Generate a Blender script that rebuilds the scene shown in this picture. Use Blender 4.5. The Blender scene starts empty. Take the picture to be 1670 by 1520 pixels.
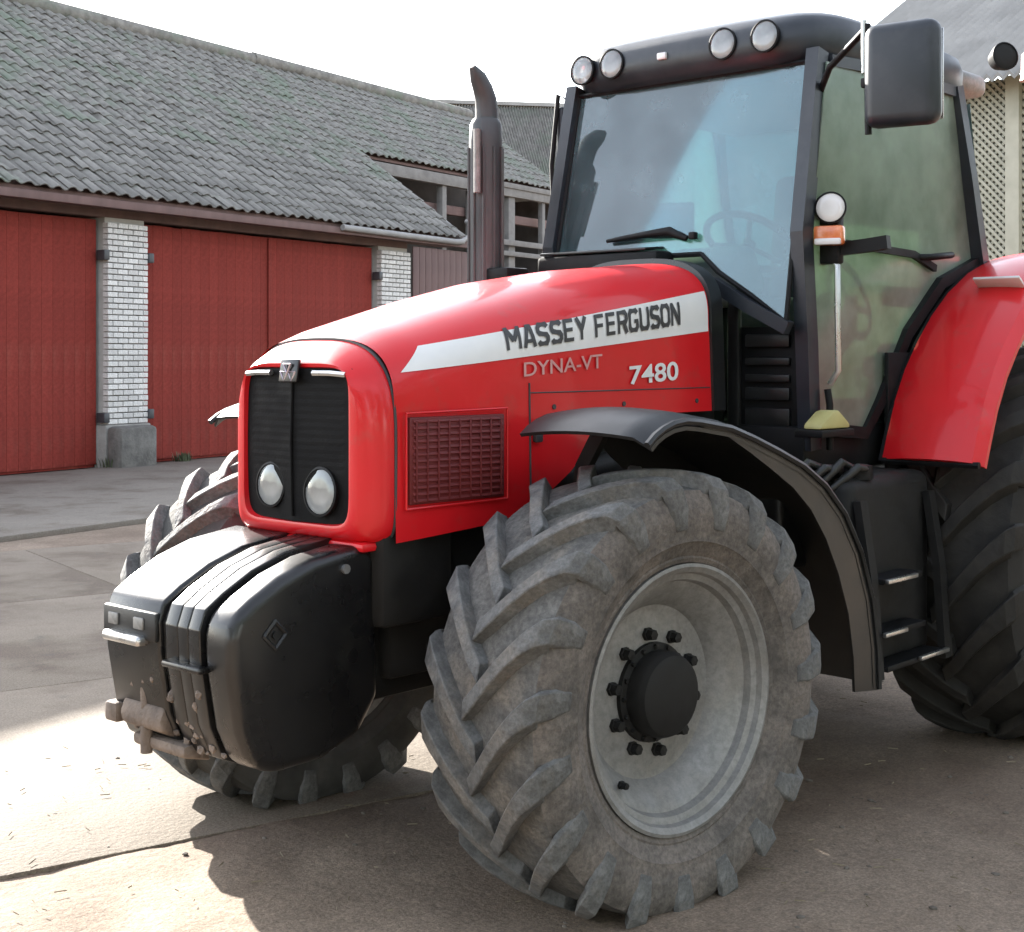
import bpy, bmesh, math, random
import numpy as np
from mathutils import Vector, Matrix, noise
random.seed(7); rng = np.random.default_rng(7)
S = bpy.context.scene
COL = S.collection

# ------------------------------------------------------------------ camera
CAM = Vector((3.476, 3.448, 1.611)); YAW = 3.8782; F_PX = 2347.9; CV = 578.5
cd = bpy.data.cameras.new('camera'); cam = bpy.data.objects.new('camera', cd); COL.objects.link(cam)
cd.sensor_fit = 'HORIZONTAL'; cd.sensor_width = 36.0; cd.lens = F_PX / 1670 * 36
cd.shift_y = -(760 - CV) / 1670; cd.clip_start = 0.05; cd.clip_end = 2000
cam.location = CAM; cam.rotation_euler = (math.pi/2, 0, YAW - math.pi/2)
S.camera = cam

# ------------------------------------------------------------------ light
SUN_EL = math.radians(24.8); SUN_H = Vector((-0.25, -0.97, 0)).normalized()
sun_dir = Vector((SUN_H.x*math.cos(SUN_EL), SUN_H.y*math.cos(SUN_EL), math.sin(SUN_EL)))
w = bpy.data.worlds.new('World'); S.world = w; w.use_nodes = True
nt = w.node_tree; bg = nt.nodes['Background']
sky = nt.nodes.new('ShaderNodeTexSky'); sky.sky_type = 'NISHITA'; sky.sun_disc = False
sky.sun_elevation = SUN_EL; sky.sun_rotation = math.atan2(SUN_H.x, SUN_H.y)
sky.air_density = 1.0; sky.dust_density = 1.2; sky.ozone_density = 1.0
hsv = nt.nodes.new('ShaderNodeHueSaturation'); hsv.inputs['Saturation'].default_value = 0.42      # hazy, whitish sky
nt.links.new(sky.outputs[0], hsv.inputs['Color']); nt.links.new(hsv.outputs[0], bg.inputs[0]); bg.inputs[1].default_value = 0.15
ld = bpy.data.lights.new('sun', 'SUN'); ld.energy = 5.0; ld.angle = math.radians(0.5); ld.color = (1.0, 0.95, 0.87)
sun = bpy.data.objects.new('sun', ld); COL.objects.link(sun)
sun.rotation_euler = (-sun_dir).to_track_quat('-Z', 'Y').to_euler(); sun.location = (0, 0, 12)
S.view_settings.view_transform = 'Standard'; S.view_settings.look = 'None'
S.view_settings.exposure = 2.3; S.view_settings.gamma = 1.0; S.view_settings.use_curve_mapping = False
S.render.engine = 'CYCLES'
cy = S.cycles; cy.max_bounces = 6; cy.diffuse_bounces = 2; cy.glossy_bounces = 3; cy.transmission_bounces = 4; cy.transparent_max_bounces = 10
cy.caustics_reflective = False; cy.caustics_refractive = False; cy.use_adaptive_sampling = True; cy.adaptive_threshold = 0.012; cy.adaptive_min_samples = 16
cy.use_denoising = True; cy.time_limit = 600; cy.sample_clamp_indirect = 6.0

# ------------------------------------------------------------------ materials
def new_mat(name):
    m = bpy.data.materials.new(name); m.use_nodes = True
    return m, m.node_tree, m.node_tree.nodes['Principled BSDF']
def N(t, kind, **kw):
    n = t.nodes.new(kind)
    for k, v in kw.items(): setattr(n, k, v)
    return n
def ramp(t, fac, c0, c1, p0=0.3, p1=0.7):
    r = N(t, 'ShaderNodeValToRGB'); e = r.color_ramp.elements
    e[0].position = p0; e[1].position = p1; e[0].color = (*c0, 1); e[1].color = (*c1, 1)
    t.links.new(fac, r.inputs[0]); return r.outputs[0]
def tex(t, scale, detail=3, rough=0.6, coord='Object', stretch=None):
    tc = N(t, 'ShaderNodeTexCoord'); n = N(t, 'ShaderNodeTexNoise')
    n.inputs['Scale'].default_value = scale; n.inputs['Detail'].default_value = min(detail, 4); n.inputs['Roughness'].default_value = rough
    src = tc.outputs[coord]
    if stretch:
        mp = N(t, 'ShaderNodeMapping'); mp.inputs['Scale'].default_value = stretch
        t.links.new(src, mp.inputs[0]); src = mp.outputs[0]
    t.links.new(src, n.inputs[0]); return n.outputs[0]
def mixc(t, fac, a, b, mode='MIX'):
    m = N(t, 'ShaderNodeMix', data_type='RGBA', blend_type=mode)
    for s, v in ((0, fac), (6, a), (7, b)):
        if isinstance(v, (int, float)): m.inputs[s].default_value = v
        elif isinstance(v, tuple): m.inputs[s].default_value = (*v, 1)
        else: t.links.new(v, m.inputs[s])
    return m.outputs[2]
def bump(t, b, h, strength=0.3, dist=0.01):
    n = N(t, 'ShaderNodeBump'); n.inputs['Strength'].default_value = strength; n.inputs['Distance'].default_value = dist
    t.links.new(h, n.inputs['Height']); t.links.new(n.outputs[0], b.inputs['Normal'])
def add_grit(m, scale, lo, hi):      # fine speckle over a finished material
    t = m.node_tree; b = t.nodes['Principled BSDF']; src = b.inputs['Base Color'].links[0].from_socket
    c = mixc(t, 1.0, src, ramp(t, tex(t, scale, 4, 0.75), (lo,)*3, (hi,)*3, 0.35, 0.65), 'MULTIPLY'); t.links.new(c, b.inputs['Base Color'])
def mat_simple(name, c0, c1, scale=8, rough=(0.4, 0.6), metal=0.0, coat=0.0, bmp=0.1, dist=0.004, dust=None, objrand=0.0, stretch=None, p=(0.3, 0.7), bscale=None, spec=0.5):
    m, t, b = new_mat(name)
    f = tex(t, scale, stretch=stretch); col = ramp(t, f, c0, c1, *p)
    if dust:                                             # dry dust / mud patches lying on the surface
        f2 = tex(t, dust[1], 8, 0.65); k = ramp(t, f2, (0, 0, 0), (1, 1, 1), dust[2], dust[3])
        col = mixc(t, k, col, dust[0])
    if objrand:
        oi = N(t, 'ShaderNodeObjectInfo'); hs = N(t, 'ShaderNodeHueSaturation')
        mr = N(t, 'ShaderNodeMapRange'); mr.inputs[3].default_value = 1-objrand; mr.inputs[4].default_value = 1+objrand
        t.links.new(oi.outputs['Random'], mr.inputs[0]); t.links.new(mr.outputs[0], hs.inputs['Value']); t.links.new(col, hs.inputs['Color'])
        col = hs.outputs[0]
    t.links.new(col, b.inputs['Base Color'])
    fr = f; rr = N(t, 'ShaderNodeMapRange'); rr.inputs[1].default_value = .3; rr.inputs[2].default_value = .7
    rr.inputs[3].default_value, rr.inputs[4].default_value = rough
    t.links.new(fr, rr.inputs[0]); t.links.new(rr.outputs[0], b.inputs['Roughness'])
    b.inputs['Specular IOR Level'].default_value = spec; b.inputs['Metallic'].default_value = metal; b.inputs['Coat Weight'].default_value = coat; b.inputs['Coat Roughness'].default_value = 0.09
    if bmp: bump(t, b, tex(t, bscale or scale*4), bmp, dist)
    return m
M = {}
DUST = (0.30, 0.26, 0.21)
M['red'] = mat_simple('red_paint', (0.60, 0.008, 0.013), (0.66, 0.012, 0.018), 3, (0.30, 0.46), coat=0.35, spec=0.3, bmp=0.02, dust=((0.42, 0.06, 0.05), 9, 0.58, 0.95))
M['red_mesh'] = mat_simple('dark_red_mesh', (0.10, 0.008, 0.010), (0.15, 0.014, 0.014), 9, (0.5, 0.7), bmp=0.1)
M['black'] = mat_simple('black_plastic', (0.006, 0.0065, 0.007), (0.012, 0.012, 0.013), 6, (0.45, 0.65), spec=0.18, bmp=0.08, dust=((0.028, 0.026, 0.024), 5, 0.55, 0.95))
M['gloss_black'] = mat_simple('gloss_black_paint', (0.006, 0.006, 0.007), (0.011, 0.011, 0.012), 5, (0.25, 0.4), coat=0.15, bmp=0.06, dust=((0.03, 0.028, 0.026), 6, 0.6, 0.95))
M['weight'] = mat_simple('weight_paint', (0.005, 0.005, 0.0055), (0.010, 0.0095, 0.0095), 6, (0.24, 0.34), spec=0.6, bmp=0.05, dust=((0.03, 0.03, 0.026), 5, 0.6, 0.95))
M['fender'] = mat_simple('fender_plastic', (0.008, 0.0085, 0.009), (0.014, 0.0145, 0.015), 5, (0.36, 0.5), bmp=0.08, dust=((0.03, 0.029, 0.027), 4, 0.55, 0.95))
M['blue_black'] = mat_simple('cab_black', (0.014, 0.018, 0.024), (0.022, 0.027, 0.036), 4, (0.3, 0.5), bmp=0.04, dust=((0.05, 0.053, 0.06), 5, 0.5, 0.95))
M['tyre'] = mat_simple('dusty_rubber', (0.075, 0.075, 0.074), (0.185, 0.184, 0.180), 14, (0.7, 0.95), bmp=0.8, dist=0.01, bscale=24, dust=((0.19, 0.168, 0.145), 5.0, 0.52, 0.72), objrand=0.10)
M['sidewall'] = mat_simple('muddy_sidewall', (0.075, 0.068, 0.062), (0.18, 0.158, 0.140), 12, (0.8, 0.95), bmp=0.7, dist=0.01, bscale=26, dust=((0.185, 0.157, 0.138), 5.5, 0.44, 0.68))
M['groove'] = mat_simple('groove_rubber', (0.085, 0.082, 0.078), (0.18, 0.172, 0.16), 10, (0.8, 0.95), bmp=0.6, dist=0.01, dust=((0.20, 0.17, 0.14), 5, 0.5, 0.75))
M['shaded_rubber'] = mat_simple('shaded_rubber', (0.022, 0.021, 0.020), (0.048, 0.045, 0.041), 8, (0.75, 0.95), bmp=0.5, dist=0.008, spec=0.25, dust=((0.07, 0.06, 0.05), 4, 0.58, 0.85))  # rear tyres: the shade under the fender is put into this colour
add_grit(M['tyre'], 70, 0.66, 1.1); add_grit(M['sidewall'], 60, 0.6, 1.12); add_grit(M['groove'], 60, 0.55, 1.05)
M['rim'] = mat_simple('silver_rim', (0.22, 0.217, 0.21), (0.30, 0.296, 0.287), 6, (0.42, 0.6), metal=0.3, bmp=0.05, dust=((0.20, 0.18, 0.155), 5, 0.5, 0.85))
add_grit(M['rim'], 40, 0.72, 1.05)
M['hub'] = mat_simple('hub_black', (0.007, 0.007, 0.007), (0.016, 0.015, 0.014), 9, (0.55, 0.8), bmp=0.2, spec=0.3)
M['chrome'] = mat_simple('worn_steel', (0.45, 0.45, 0.45), (0.62, 0.62, 0.61), 12, (0.2, 0.4), metal=0.9, bmp=0.05)
M['exhaust'] = mat_simple('exhaust_steel', (0.05, 0.052, 0.054), (0.095, 0.097, 0.10), 10, (0.45, 0.65), metal=0.5, bmp=0.15, stretch=(1, 1, .3))
M['white'] = mat_simple('white_decal', (0.72, 0.73, 0.73), (0.80, 0.80, 0.79), 6, (0.3, 0.45), bmp=0.0)
M['decal_black'] = mat_simple('black_decal', (0.03, 0.032, 0.036), (0.05, 0.05, 0.055), 6, (0.4, 0.5), bmp=0.0)
M['decal_pale'] = mat_simple('pale_decal', (0.58, 0.27, 0.26), (0.66, 0.36, 0.35), 6, (0.4, 0.5), bmp=0.0)
M['emblem'] = mat_simple('emblem_silver', (0.50, 0.42, 0.50), (0.62, 0.55, 0.60), 20, (0.2, 0.35), metal=0.6, bmp=0.0)
M['lamp'] = mat_simple('lamp_reflector', (0.40, 0.42, 0.42), (0.90, 0.92, 0.91), 30, (0.12, 0.35), metal=0.5, coat=1.0, bmp=0.9, dist=0.015, bscale=30)
M['lamp_white'] = mat_simple('white_lens', (0.72, 0.70, 0.70), (0.80, 0.79, 0.79), 8, (0.15, 0.25), coat=1.0, bmp=0.1)
M['orange'] = mat_simple('orange_lens', (0.62, 0.13, 0.03), (0.78, 0.24, 0.08), 18, (0.15, 0.3), coat=1.0, bmp=0.2)
M['yellow'] = mat_simple('yellow_plastic', (0.38, 0.34, 0.13), (0.48, 0.44, 0.18), 10, (0.4, 0.6), bmp=0.1)
M['seat'] = mat_simple('seat_cloth', (0.05, 0.055, 0.055), (0.08, 0.085, 0.085), 14, (0.8, 0.9), bmp=0.2)
M['interior'] = mat_simple('interior_grey', (0.24, 0.25, 0.245), (0.32, 0.33, 0.325), 6, (0.5, 0.7), bmp=0.05)
M['rust'] = mat_simple('muddy_iron', (0.10, 0.075, 0.06), (0.24, 0.19, 0.155), 14, (0.7, 0.9), bmp=0.6, dist=0.01)
def glass(name, tint, dustc, dustw, rough=0.02, refl=1.5, mott=0.4):
    m, t, b = new_mat(name); t.nodes.remove(b)
    tr = N(t, 'ShaderNodeBsdfTransparent'); tr.inputs[0].default_value = (*tint, 1)
    gl = N(t, 'ShaderNodeBsdfGlossy'); gl.inputs['Roughness'].default_value = rough; gl.inputs[0].default_value = (0.9, 0.97, 1, 1)
    df = N(t, 'ShaderNodeBsdfDiffuse'); df.inputs[0].default_value = (*dustc, 1)
    tl = N(t, 'ShaderNodeBsdfTranslucent'); tl.inputs[0].default_value = (*dustc, 1)
    a = N(t, 'ShaderNodeAddShader'); t.links.new(df.outputs[0], a.inputs[0]); t.links.new(tl.outputs[0], a.inputs[1])
    k = ramp(t, tex(t, 4.0, 4, 0.55), (dustw*mott,)*3, (dustw*(2-mott),)*3, 0.32, 0.68)
    m1 = N(t, 'ShaderNodeMixShader'); t.links.new(k, m1.inputs[0]); t.links.new(tr.outputs[0], m1.inputs[1]); t.links.new(a.outputs[0], m1.inputs[2])
    fr = N(t, 'ShaderNodeFresnel'); fr.inputs[0].default_value = 1.55
    mt = N(t, 'ShaderNodeMath', operation='MULTIPLY_ADD'); mt.inputs[1].default_value = refl; mt.inputs[2].default_value = 0.03
    t.links.new(fr.outputs[0], mt.inputs[0])
    m2 = N(t, 'ShaderNodeMixShader'); t.links.new(mt.outputs[0], m2.inputs[0]); t.links.new(m1.outputs[0], m2.inputs[1]); t.links.new(gl.outputs[0], m2.inputs[2])
    t.links.new(m2.outputs[0], t.nodes['Material Output'].inputs[0]); return m
M['clear_lens'] = glass('clear_lens', (0.92, 0.94, 0.94), (0.8, 0.82, 0.82), 0.26, 0.02, 1.0)
M['mirror_bowl'] = mat_simple('reflector_bowl', (0.78, 0.79, 0.79), (0.88, 0.89, 0.89), 30, (0.12, 0.22), metal=0.85, bmp=0.05, dist=0.002)
M['windshield'] = glass('tinted_windshield', (0.36, 0.54, 0.58), (0.26, 0.38, 0.42), 0.18, 0.03, 1.15, 0.5)
M['side_glass'] = glass('tinted_side_glass', (0.46, 0.56, 0.47), (0.38, 0.44, 0.37), 0.36, 0.14, 0.75, 0.7)
M['rear_glass'] = glass('tinted_rear_glass', (0.22, 0.32, 0.32), (0.16, 0.21, 0.21), 0.4)

# setting materials
def mat_ground():
    m, t, b = new_mat('yard_dirt')
    big = tex(t, 0.55, 7, 0.6); mid = tex(t, 3.0, 9, 0.65); fine = tex(t, 38, 6, 0.7)
    c = ramp(t, mid, (0.240, 0.178, 0.128), (0.345, 0.264, 0.194), 0.3, 0.72)
    c = mixc(t, ramp(t, big, (0, 0, 0), (1, 1, 1), 0.46, 0.68), c, (0.165, 0.112, 0.076))
    c = mixc(t, 0.8, c, ramp(t, fine, (0.6, 0.6, 0.6), (1.0, 1.0, 1.0), 0.3, 0.6), 'MULTIPLY')
    t.links.new(c, b.inputs['Base Color']); b.inputs['Roughness'].default_value = 0.92
    bump(t, b, tex(t, 30, 10, 0.75), 0.45, 0.015); return m
M['ground'] = mat_ground(); add_grit(M['ground'], 110, 0.55, 1.15)
def mat_concrete(name, c0, c1, dirt, dl):
    m, t, b = new_mat(name)
    c = ramp(t, tex(t, 2.2, 9, 0.65, 'Object'), c0, c1, 0.3, 0.7)
    c = mixc(t, ramp(t, tex(t, 1.1, 9, 0.7), (0, 0, 0), (1, 1, 1), dl, dl+0.16), c, dirt)
    c = mixc(t, ramp(t, tex(t, 5, 5, 0.6), (0, 0, 0), (0.7, 0.7, 0.7), 0.62, 0.75), c, (0.12, 0.10, 0.08))
    c = mixc(t, 0.5, c, ramp(t, tex(t, 60, 5, 0.7), (0.5, 0.5, 0.5), (1, 1, 1), 0.3, 0.6), 'MULTIPLY')
    t.links.new(c, b.inputs['Base Color']); b.inputs['Roughness'].default_value = 0.85
    bump(t, b, tex(t, 45, 8, 0.7), 0.5, 0.008); return m
M['concrete'] = mat_concrete('yard_concrete', (0.208, 0.168, 0.126), (0.270, 0.222, 0.168), (0.145, 0.108, 0.076), 0.46)
M['apron'] = mat_concrete('apron_concrete', (0.21, 0.182, 0.150), (0.27, 0.236, 0.196), (0.15, 0.12, 0.092), 0.48)
add_grit(M['concrete'], 120, 0.62, 1.12); add_grit(M['apron'], 90, 0.7, 1.1)
M['tile'] = mat_simple('roof_tile', (0.125, 0.117, 0.106), (0.215, 0.203, 0.186), 3, (0.75, 0.9), spec=0.25, bmp=0.4, dist=0.01, dust=((0.13, 0.15, 0.115), 2.2, 0.5, 0.7), objrand=0.2)
M['tile_far'] = mat_simple('roof_tile_far', (0.108, 0.101, 0.091), (0.235, 0.222, 0.203), 5.5, (0.75, 0.9), spec=0.25, bmp=0.4, dist=0.01, dust=((0.14, 0.16, 0.125), 1.3, 0.48, 0.68))
M['red_board'] = mat_simple('red_door_board', (0.19, 0.029, 0.021), (0.245, 0.040, 0.030), 2.0, (0.65, 0.85), spec=0.15, bmp=0.2, dist=0.004, objrand=0.07, stretch=(3, 3, .35), dust=((0.25, 0.062, 0.045), 1.2, 0.52, 0.78))
add_grit(M['red_board'], 24, 0.78, 1.06)
M['dark_wood'] = mat_simple('dark_wood', (0.10, 0.06, 0.055), (0.17, 0.105, 0.095), 3, (0.75, 0.9), bmp=0.3, stretch=(1, 1, .3))
M['grey_wood'] = mat_simple('grey_wood', (0.13, 0.12, 0.113), (0.21, 0.197, 0.186), 4, (0.75, 0.9), bmp=0.3)
M['brick_white'] = mat_simple('whitewashed_brick', (0.60, 0.575, 0.54), (0.74, 0.72, 0.69), 5, (0.8, 0.95), bmp=0.5, dist=0.006, objrand=0.14, dust=((0.40, 0.36, 0.32), 7, 0.60, 0.72))
add_grit(M['brick_white'], 30, 0.7, 1.05)
M['mortar'] = mat_simple('mortar', (0.36, 0.34, 0.31), (0.48, 0.455, 0.42), 6, (0.85, 0.95), bmp=0.5)
M['plinth'] = mat_simple('grey_plinth', (0.19, 0.18, 0.165), (0.33, 0.315, 0.29), 4, (0.85, 0.95), bmp=0.6, dist=0.02)
M['block'] = mat_simple('block_stone', (0.09, 0.085, 0.078), (0.19, 0.18, 0.165), 5, (0.85, 0.95), bmp=0.7, dist=0.02)
M['white_wood'] = mat_simple('white_trim', (0.20, 0.19, 0.185), (0.29, 0.28, 0.27), 4, (0.6, 0.8), bmp=0.2)
M['lattice'] = mat_simple('beige_lattice', (0.40, 0.385, 0.30), (0.52, 0.50, 0.405), 4, (0.7, 0.9), bmp=0.2)
M['beige_wall'] = mat_simple('olive_wall', (0.17, 0.165, 0.13), (0.24, 0.235, 0.185), 3, (0.85, 0.95), bmp=0.3)
M['pale_roof'] = mat_simple('pale_fibre_roof', (0.22, 0.212, 0.20), (0.30, 0.29, 0.275), 2, (0.8, 0.95), bmp=0.3)
M['inside'] = mat_simple('dark_inside', (0.05, 0.045, 0.042), (0.09, 0.08, 0.075), 2, (0.9, 0.95), bmp=0.2)
M['weed'] = mat_simple('weed', (0.045, 0.06, 0.03), (0.09, 0.10, 0.05), 9, (0.6, 0.8), bmp=0.0)
M['stone'] = mat_simple('stone', (0.09, 0.075, 0.06), (0.17, 0.145, 0.12), 3, (0.85, 0.95), bmp=0.5)

# ------------------------------------------------------------------ helpers
def WM(o):
    if o is None: return Matrix.Identity(4)
    return (WM(o.parent) @ o.matrix_parent_inverse @ o.matrix_basis) if o.parent else o.matrix_basis.copy()
def par(o, p):
    if p is not None:
        o.parent = p; o.matrix_parent_inverse = WM(p).inverted()
    return o
def link(name, me, mat, parent=None):
    o = bpy.data.objects.new(name, me); COL.objects.link(o)
    if mat is not None and not me.materials: me.materials.append(M[mat] if isinstance(mat, str) else mat)
    return par(o, parent)
def mesh(name, v, f, smooth=None):
    me = bpy.data.meshes.new(name); me.from_pydata([tuple(map(float, p)) for p in v], [], f); me.update()
    bm = bmesh.new(); bm.from_mesh(me); bmesh.ops.recalc_face_normals(bm, faces=bm.faces); bm.to_mesh(me); bm.free()
    if smooth is not None: sm(me, smooth)
    return me
def sm(me, ang=35):
    for p in me.polygons: p.use_smooth = True
    me.set_sharp_from_angle(angle=math.radians(ang)); return me
def mo(name, v, f, mat, parent=None, smooth=None): return link(name, mesh(name, v, f, smooth), mat, parent)
def empty(name, loc=(0, 0, 0), parent=None):
    o = bpy.data.objects.new(name, None); COL.objects.link(o); o.location = loc; o.empty_display_size = 0.2
    return par(o, parent)
def tag(o, label=None, cat=None, group=None, kind=None):
    for k, v in (('label', label), ('category', cat), ('group', group), ('kind', kind)):
        if v: o[k] = v
    return o
def box_me(name, size, bevel=0.0, seg=2):
    bm = bmesh.new(); bmesh.ops.create_cube(bm, size=1.0); bmesh.ops.scale(bm, vec=size, verts=bm.verts)
    if bevel: bmesh.ops.bevel(bm, geom=bm.edges[:], offset=bevel, segments=seg, profile=0.5, affect='EDGES')
    me = bpy.data.meshes.new(name); bm.to_mesh(me); bm.free()
    if bevel: sm(me, 40)
    return me
def box(name, c, size, mat, parent=None, bevel=0.008, rot=None, seg=2):
    o = link(name, box_me(name, size, bevel, seg), mat)
    o.location = c
    if rot: o.rotation_euler = rot
    return par(o, parent)
def box2(name, lo, hi, mat, parent=None, bevel=0.008, seg=2):
    return box(name, [(a+b)/2 for a, b in zip(lo, hi)], [b-a for a, b in zip(lo, hi)], mat, parent, bevel, None, seg)
def loft(name, loops, mat, parent=None, closed=True, caps=True, smooth=40, flip=False):
    n = len(loops[0]); v = [p for l in loops for p in l]; f = []
    for i in range(len(loops)-1):
        for j in range(n if closed else n-1):
            k = (j+1) % n; f.append((i*n+j, i*n+k, (i+1)*n+k, (i+1)*n+j))
    if caps and closed: f += [tuple(range(n))[::-1], tuple((len(loops)-1)*n+j for j in range(n))]
    return mo(name, v, f, mat, parent, smooth)
def frames(path):
    P = [Vector(p) for p in path]; out = []; s = None
    for i, p in enumerate(P):
        d = (P[min(i+1, len(P)-1)] - P[max(i-1, 0)]).normalized()
        if s is None:
            a = Vector((0, 0, 1)) if abs(d.z) < 0.9 else Vector((1, 0, 0)); s = d.cross(a).normalized()
        else:
            q = s - d*s.dot(d)
            if q.length > 1e-4: s = q.normalized()
        out.append((p, d, s, s.cross(d).normalized()))
    return out
def tube(name, path, r, mat, parent=None, n=10, smooth=50):
    rr = r if isinstance(r, (list, tuple)) else [r]*len(path)
    L = []
    for (p, d, s, u), q in zip(frames(path), rr):
        L.append([p + s*math.cos(2*math.pi*k/n)*q + u*math.sin(2*math.pi*k/n)*q for k in range(n)])
    return loft(name, L, mat, parent, smooth=smooth)
def strip_tube(name, path, wx, wy, mat, parent=None):     # rectangular bar along a path
    L = []
    for (p, d, s, u) in frames(path):
        L.append([p + s*a*wx/2 + u*b*wy/2 for a, b in ((-1, -1), (1, -1), (1, 1), (-1, 1))])
    return loft(name, L, mat, parent, smooth=None)
def lathe_me(name, prof, n=48, smooth=35, closed_prof=False):  # prof: (y, r), axis y
    v = []; f = []
    m = len(prof)
    for k in range(n):
        a = 2*math.pi*k/n
        for y, r in prof: v.append((r*math.cos(a), y, r*math.sin(a)))
    for k in range(n):
        k2 = (k+1) % n
        for j in range(m if closed_prof else m-1):
            j2 = (j+1) % m; f.append((k*m+j, k*m+j2, k2*m+j2, k2*m+j))
    return mesh(name, v, f, smooth)
def interp(x, tab):
    xs = [a for a, _ in tab]; ys = [b for _, b in tab]
    return float(np.interp(x, xs, ys))
def poly_prism(name, prof, y0, y1, mat, parent=None, bevel=0.0, seg=2):   # prof in x,z, extruded in y
    bm = bmesh.new(); vs = [bm.verts.new((x, y0, z)) for x, z in prof]; fc = bm.faces.new(vs)
    r = bmesh.ops.extrude_face_region(bm, geom=[fc]); ve = [e for e in r['geom'] if isinstance(e, bmesh.types.BMVert)]
    bmesh.ops.translate(bm, vec=(0, y1-y0, 0), verts=ve); bmesh.ops.recalc_face_normals(bm, faces=bm.faces)
    if bevel: bmesh.ops.bevel(bm, geom=[e for e in bm.edges if e.calc_face_angle(0) > 0.35], offset=bevel, segments=seg, profile=0.5, affect='EDGES')
    me = bpy.data.meshes.new(name); bm.to_mesh(me); bm.free(); sm(me, 40)
    return link(name, me, mat, parent)
def sheet(name, path, y0, y1, th, mat, parent=None, lip=0.0, crown=0.0, ny=8):  # curved plate: path in x,z; across y; thickness th
    P = [Vector((x, 0, z)) for x, z in path]; top = []; bot = []
    for i, p in enumerate(P):
        d = (P[min(i+1, len(P)-1)] - P[max(i-1, 0)]).normalized(); nrm = Vector((d.z, 0, -d.x))
        if nrm.z < -0.2 or (abs(nrm.z) <= 0.2 and nrm.x > 0): nrm = -nrm
        a = []; b = []
        for k in range(ny+1):
            t = k/ny; off = crown*(1-(2*t-1)**2)
            if lip and t > 0.999: off -= lip
            q = p + nrm*off; q = Vector((q.x, y0+(y1-y0)*min(t*1.0, 1), q.z)); a.append(q); b.append(q - nrm*th)
        top.append(a); bot.append(b)
    L = [t + b[::-1] for t, b in zip(top, bot)]
    return loft(name, L, mat, parent, smooth=35)

# ------------------------------------------------------------------ ground
def axis(lo, hi, step, far):
    a = list(np.arange(lo, hi, step)); s = step; x = hi; up = []
    while x < far: up.append(x); s *= 1.35; x += s
    s = step; x = lo - step; dn = []
    while x > -far: dn.append(x); s *= 1.35; x -= s
    return np.array(dn[::-1] + a + up + [far])
gx = axis(-7.0, 4.0, 0.045, 400); gy = axis(-4.0, 3.2, 0.045, 400)
def ground_z(x, y):
    if abs(x) > 40 or abs(y) > 40: return -0.03
    m = 1/(1+math.exp(-(y+0.75-0.25*noise.noise((x*0.8, y*0.8, 3)))*5))     # dirt towards the camera side
    near = math.exp(-((x/9)**2+(y/9)**2))
    n = noise.noise((x*1.1, y*1.1, 0))*0.016 + noise.noise((x*4, y*4, 5))*0.011 + noise.noise((x*13, y*13, 9))*0.006
    return (-0.012 + 0.011*m + n*(0.5+0.4*m))*near - 0.03*(1-near)
gv = [(x, y, ground_z(x, y)) for y in gy for x in gx]; nx = len(gx)
gf = [(j*nx+i, j*nx+i+1, (j+1)*nx+i+1, (j+1)*nx+i) for j in range(len(gy)-1) for i in range(nx-1)]
me = bpy.data.meshes.new('ground'); me.from_pydata(gv, [], gf); me.update()
for p in me.polygons: p.use_smooth = True
ground = link('ground', me, 'ground'); tag(ground, kind='structure')
# concrete slabs of the yard, joints open; direction follows the joint seen in the picture
ja = math.atan2(0.137, -0.58); e1 = Vector((math.cos(ja), math.sin(ja), 0)); e2 = Vector((e1.y, -e1.x, 0))   # e2 points to the barn side
if e2.y > 0: e2 = -e2
org = Vector((1.247, -0.707, 0))
for i in range(-3, 4):
    for j in range(0, 4):
        c = org + e1*(i*2.6+0.9) + e2*(j*2.5+1.25)
        if c.y < -8.0 or c.y > 1.2 or (c.x < -0.8 and c.y > -2.3): continue
        o = box('concrete_slab', (c.x, c.y, -0.045+random.uniform(-.003, .003)), (2.595, 2.495, 0.10), 'concrete', ground, 0.004)
        o.matrix_basis = Matrix.Translation((c.x, c.y, -0.047+random.uniform(-.003, .003))) @ Matrix.Rotation(ja+random.uniform(-.002, .002), 4, 'Z')

# ------------------------------------------------------------------ barn
B0 = Vector((-6.039, -14.286, 0)); bang = YAW - math.atan((2300-835)/F_PX)
dv = Vector((math.cos(bang), math.sin(bang), 0)); bn = Vector((-dv.y, dv.x, 0))      # bn points away from the camera
if bn.y > 0: bn = -bn
def W(s, off, z): return B0 + dv*s + bn*off + Vector((0, 0, z))
BR = Matrix(((dv.x, bn.x, 0, 0), (dv.y, bn.y, 0, 0), (0, 0, 1, 0), (0, 0, 0, 1)))       # local x along wall, y into the barn
def wbox(name, s0, s1, o0, o1, z0, z1, mat, parent, bevel=0.006, me=None):
    o = link(name, me or box_me(name, (s1-s0, o1-o0, z1-z0), bevel), mat)
    o.matrix_basis = Matrix.Translation(W((s0+s1)/2, (o0+o1)/2, (z0+z1)/2)) @ BR
    return par(o, parent)
barn = empty('barn', B0)
tag(barn, 'long farm barn with grey tiled roof, big red doors and white brick pillars', 'barn')
S0, S1 = -9.5, 9.0
wbox('wall', S0, S1, 0.55, 0.75, -0.2, 4.0, 'inside', barn, 0)
wbox('lintel_beam', S0, S1, -0.06, 0.45, 3.56, 3.80, 'dark_wood', barn, 0.01)
def s_at(u, off):      # position along the barn front for picture column u
    d = Vector((math.cos(YAW), math.sin(YAW), 0)); r = Vector((d.y, -d.x, 0)); d = d + r*((u-835)/F_PX); P = W(0, off, 0) - CAM
    return -(P.x*d.y - P.y*d.x)/(dv.x*d.y - dv.y*d.x)
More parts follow.
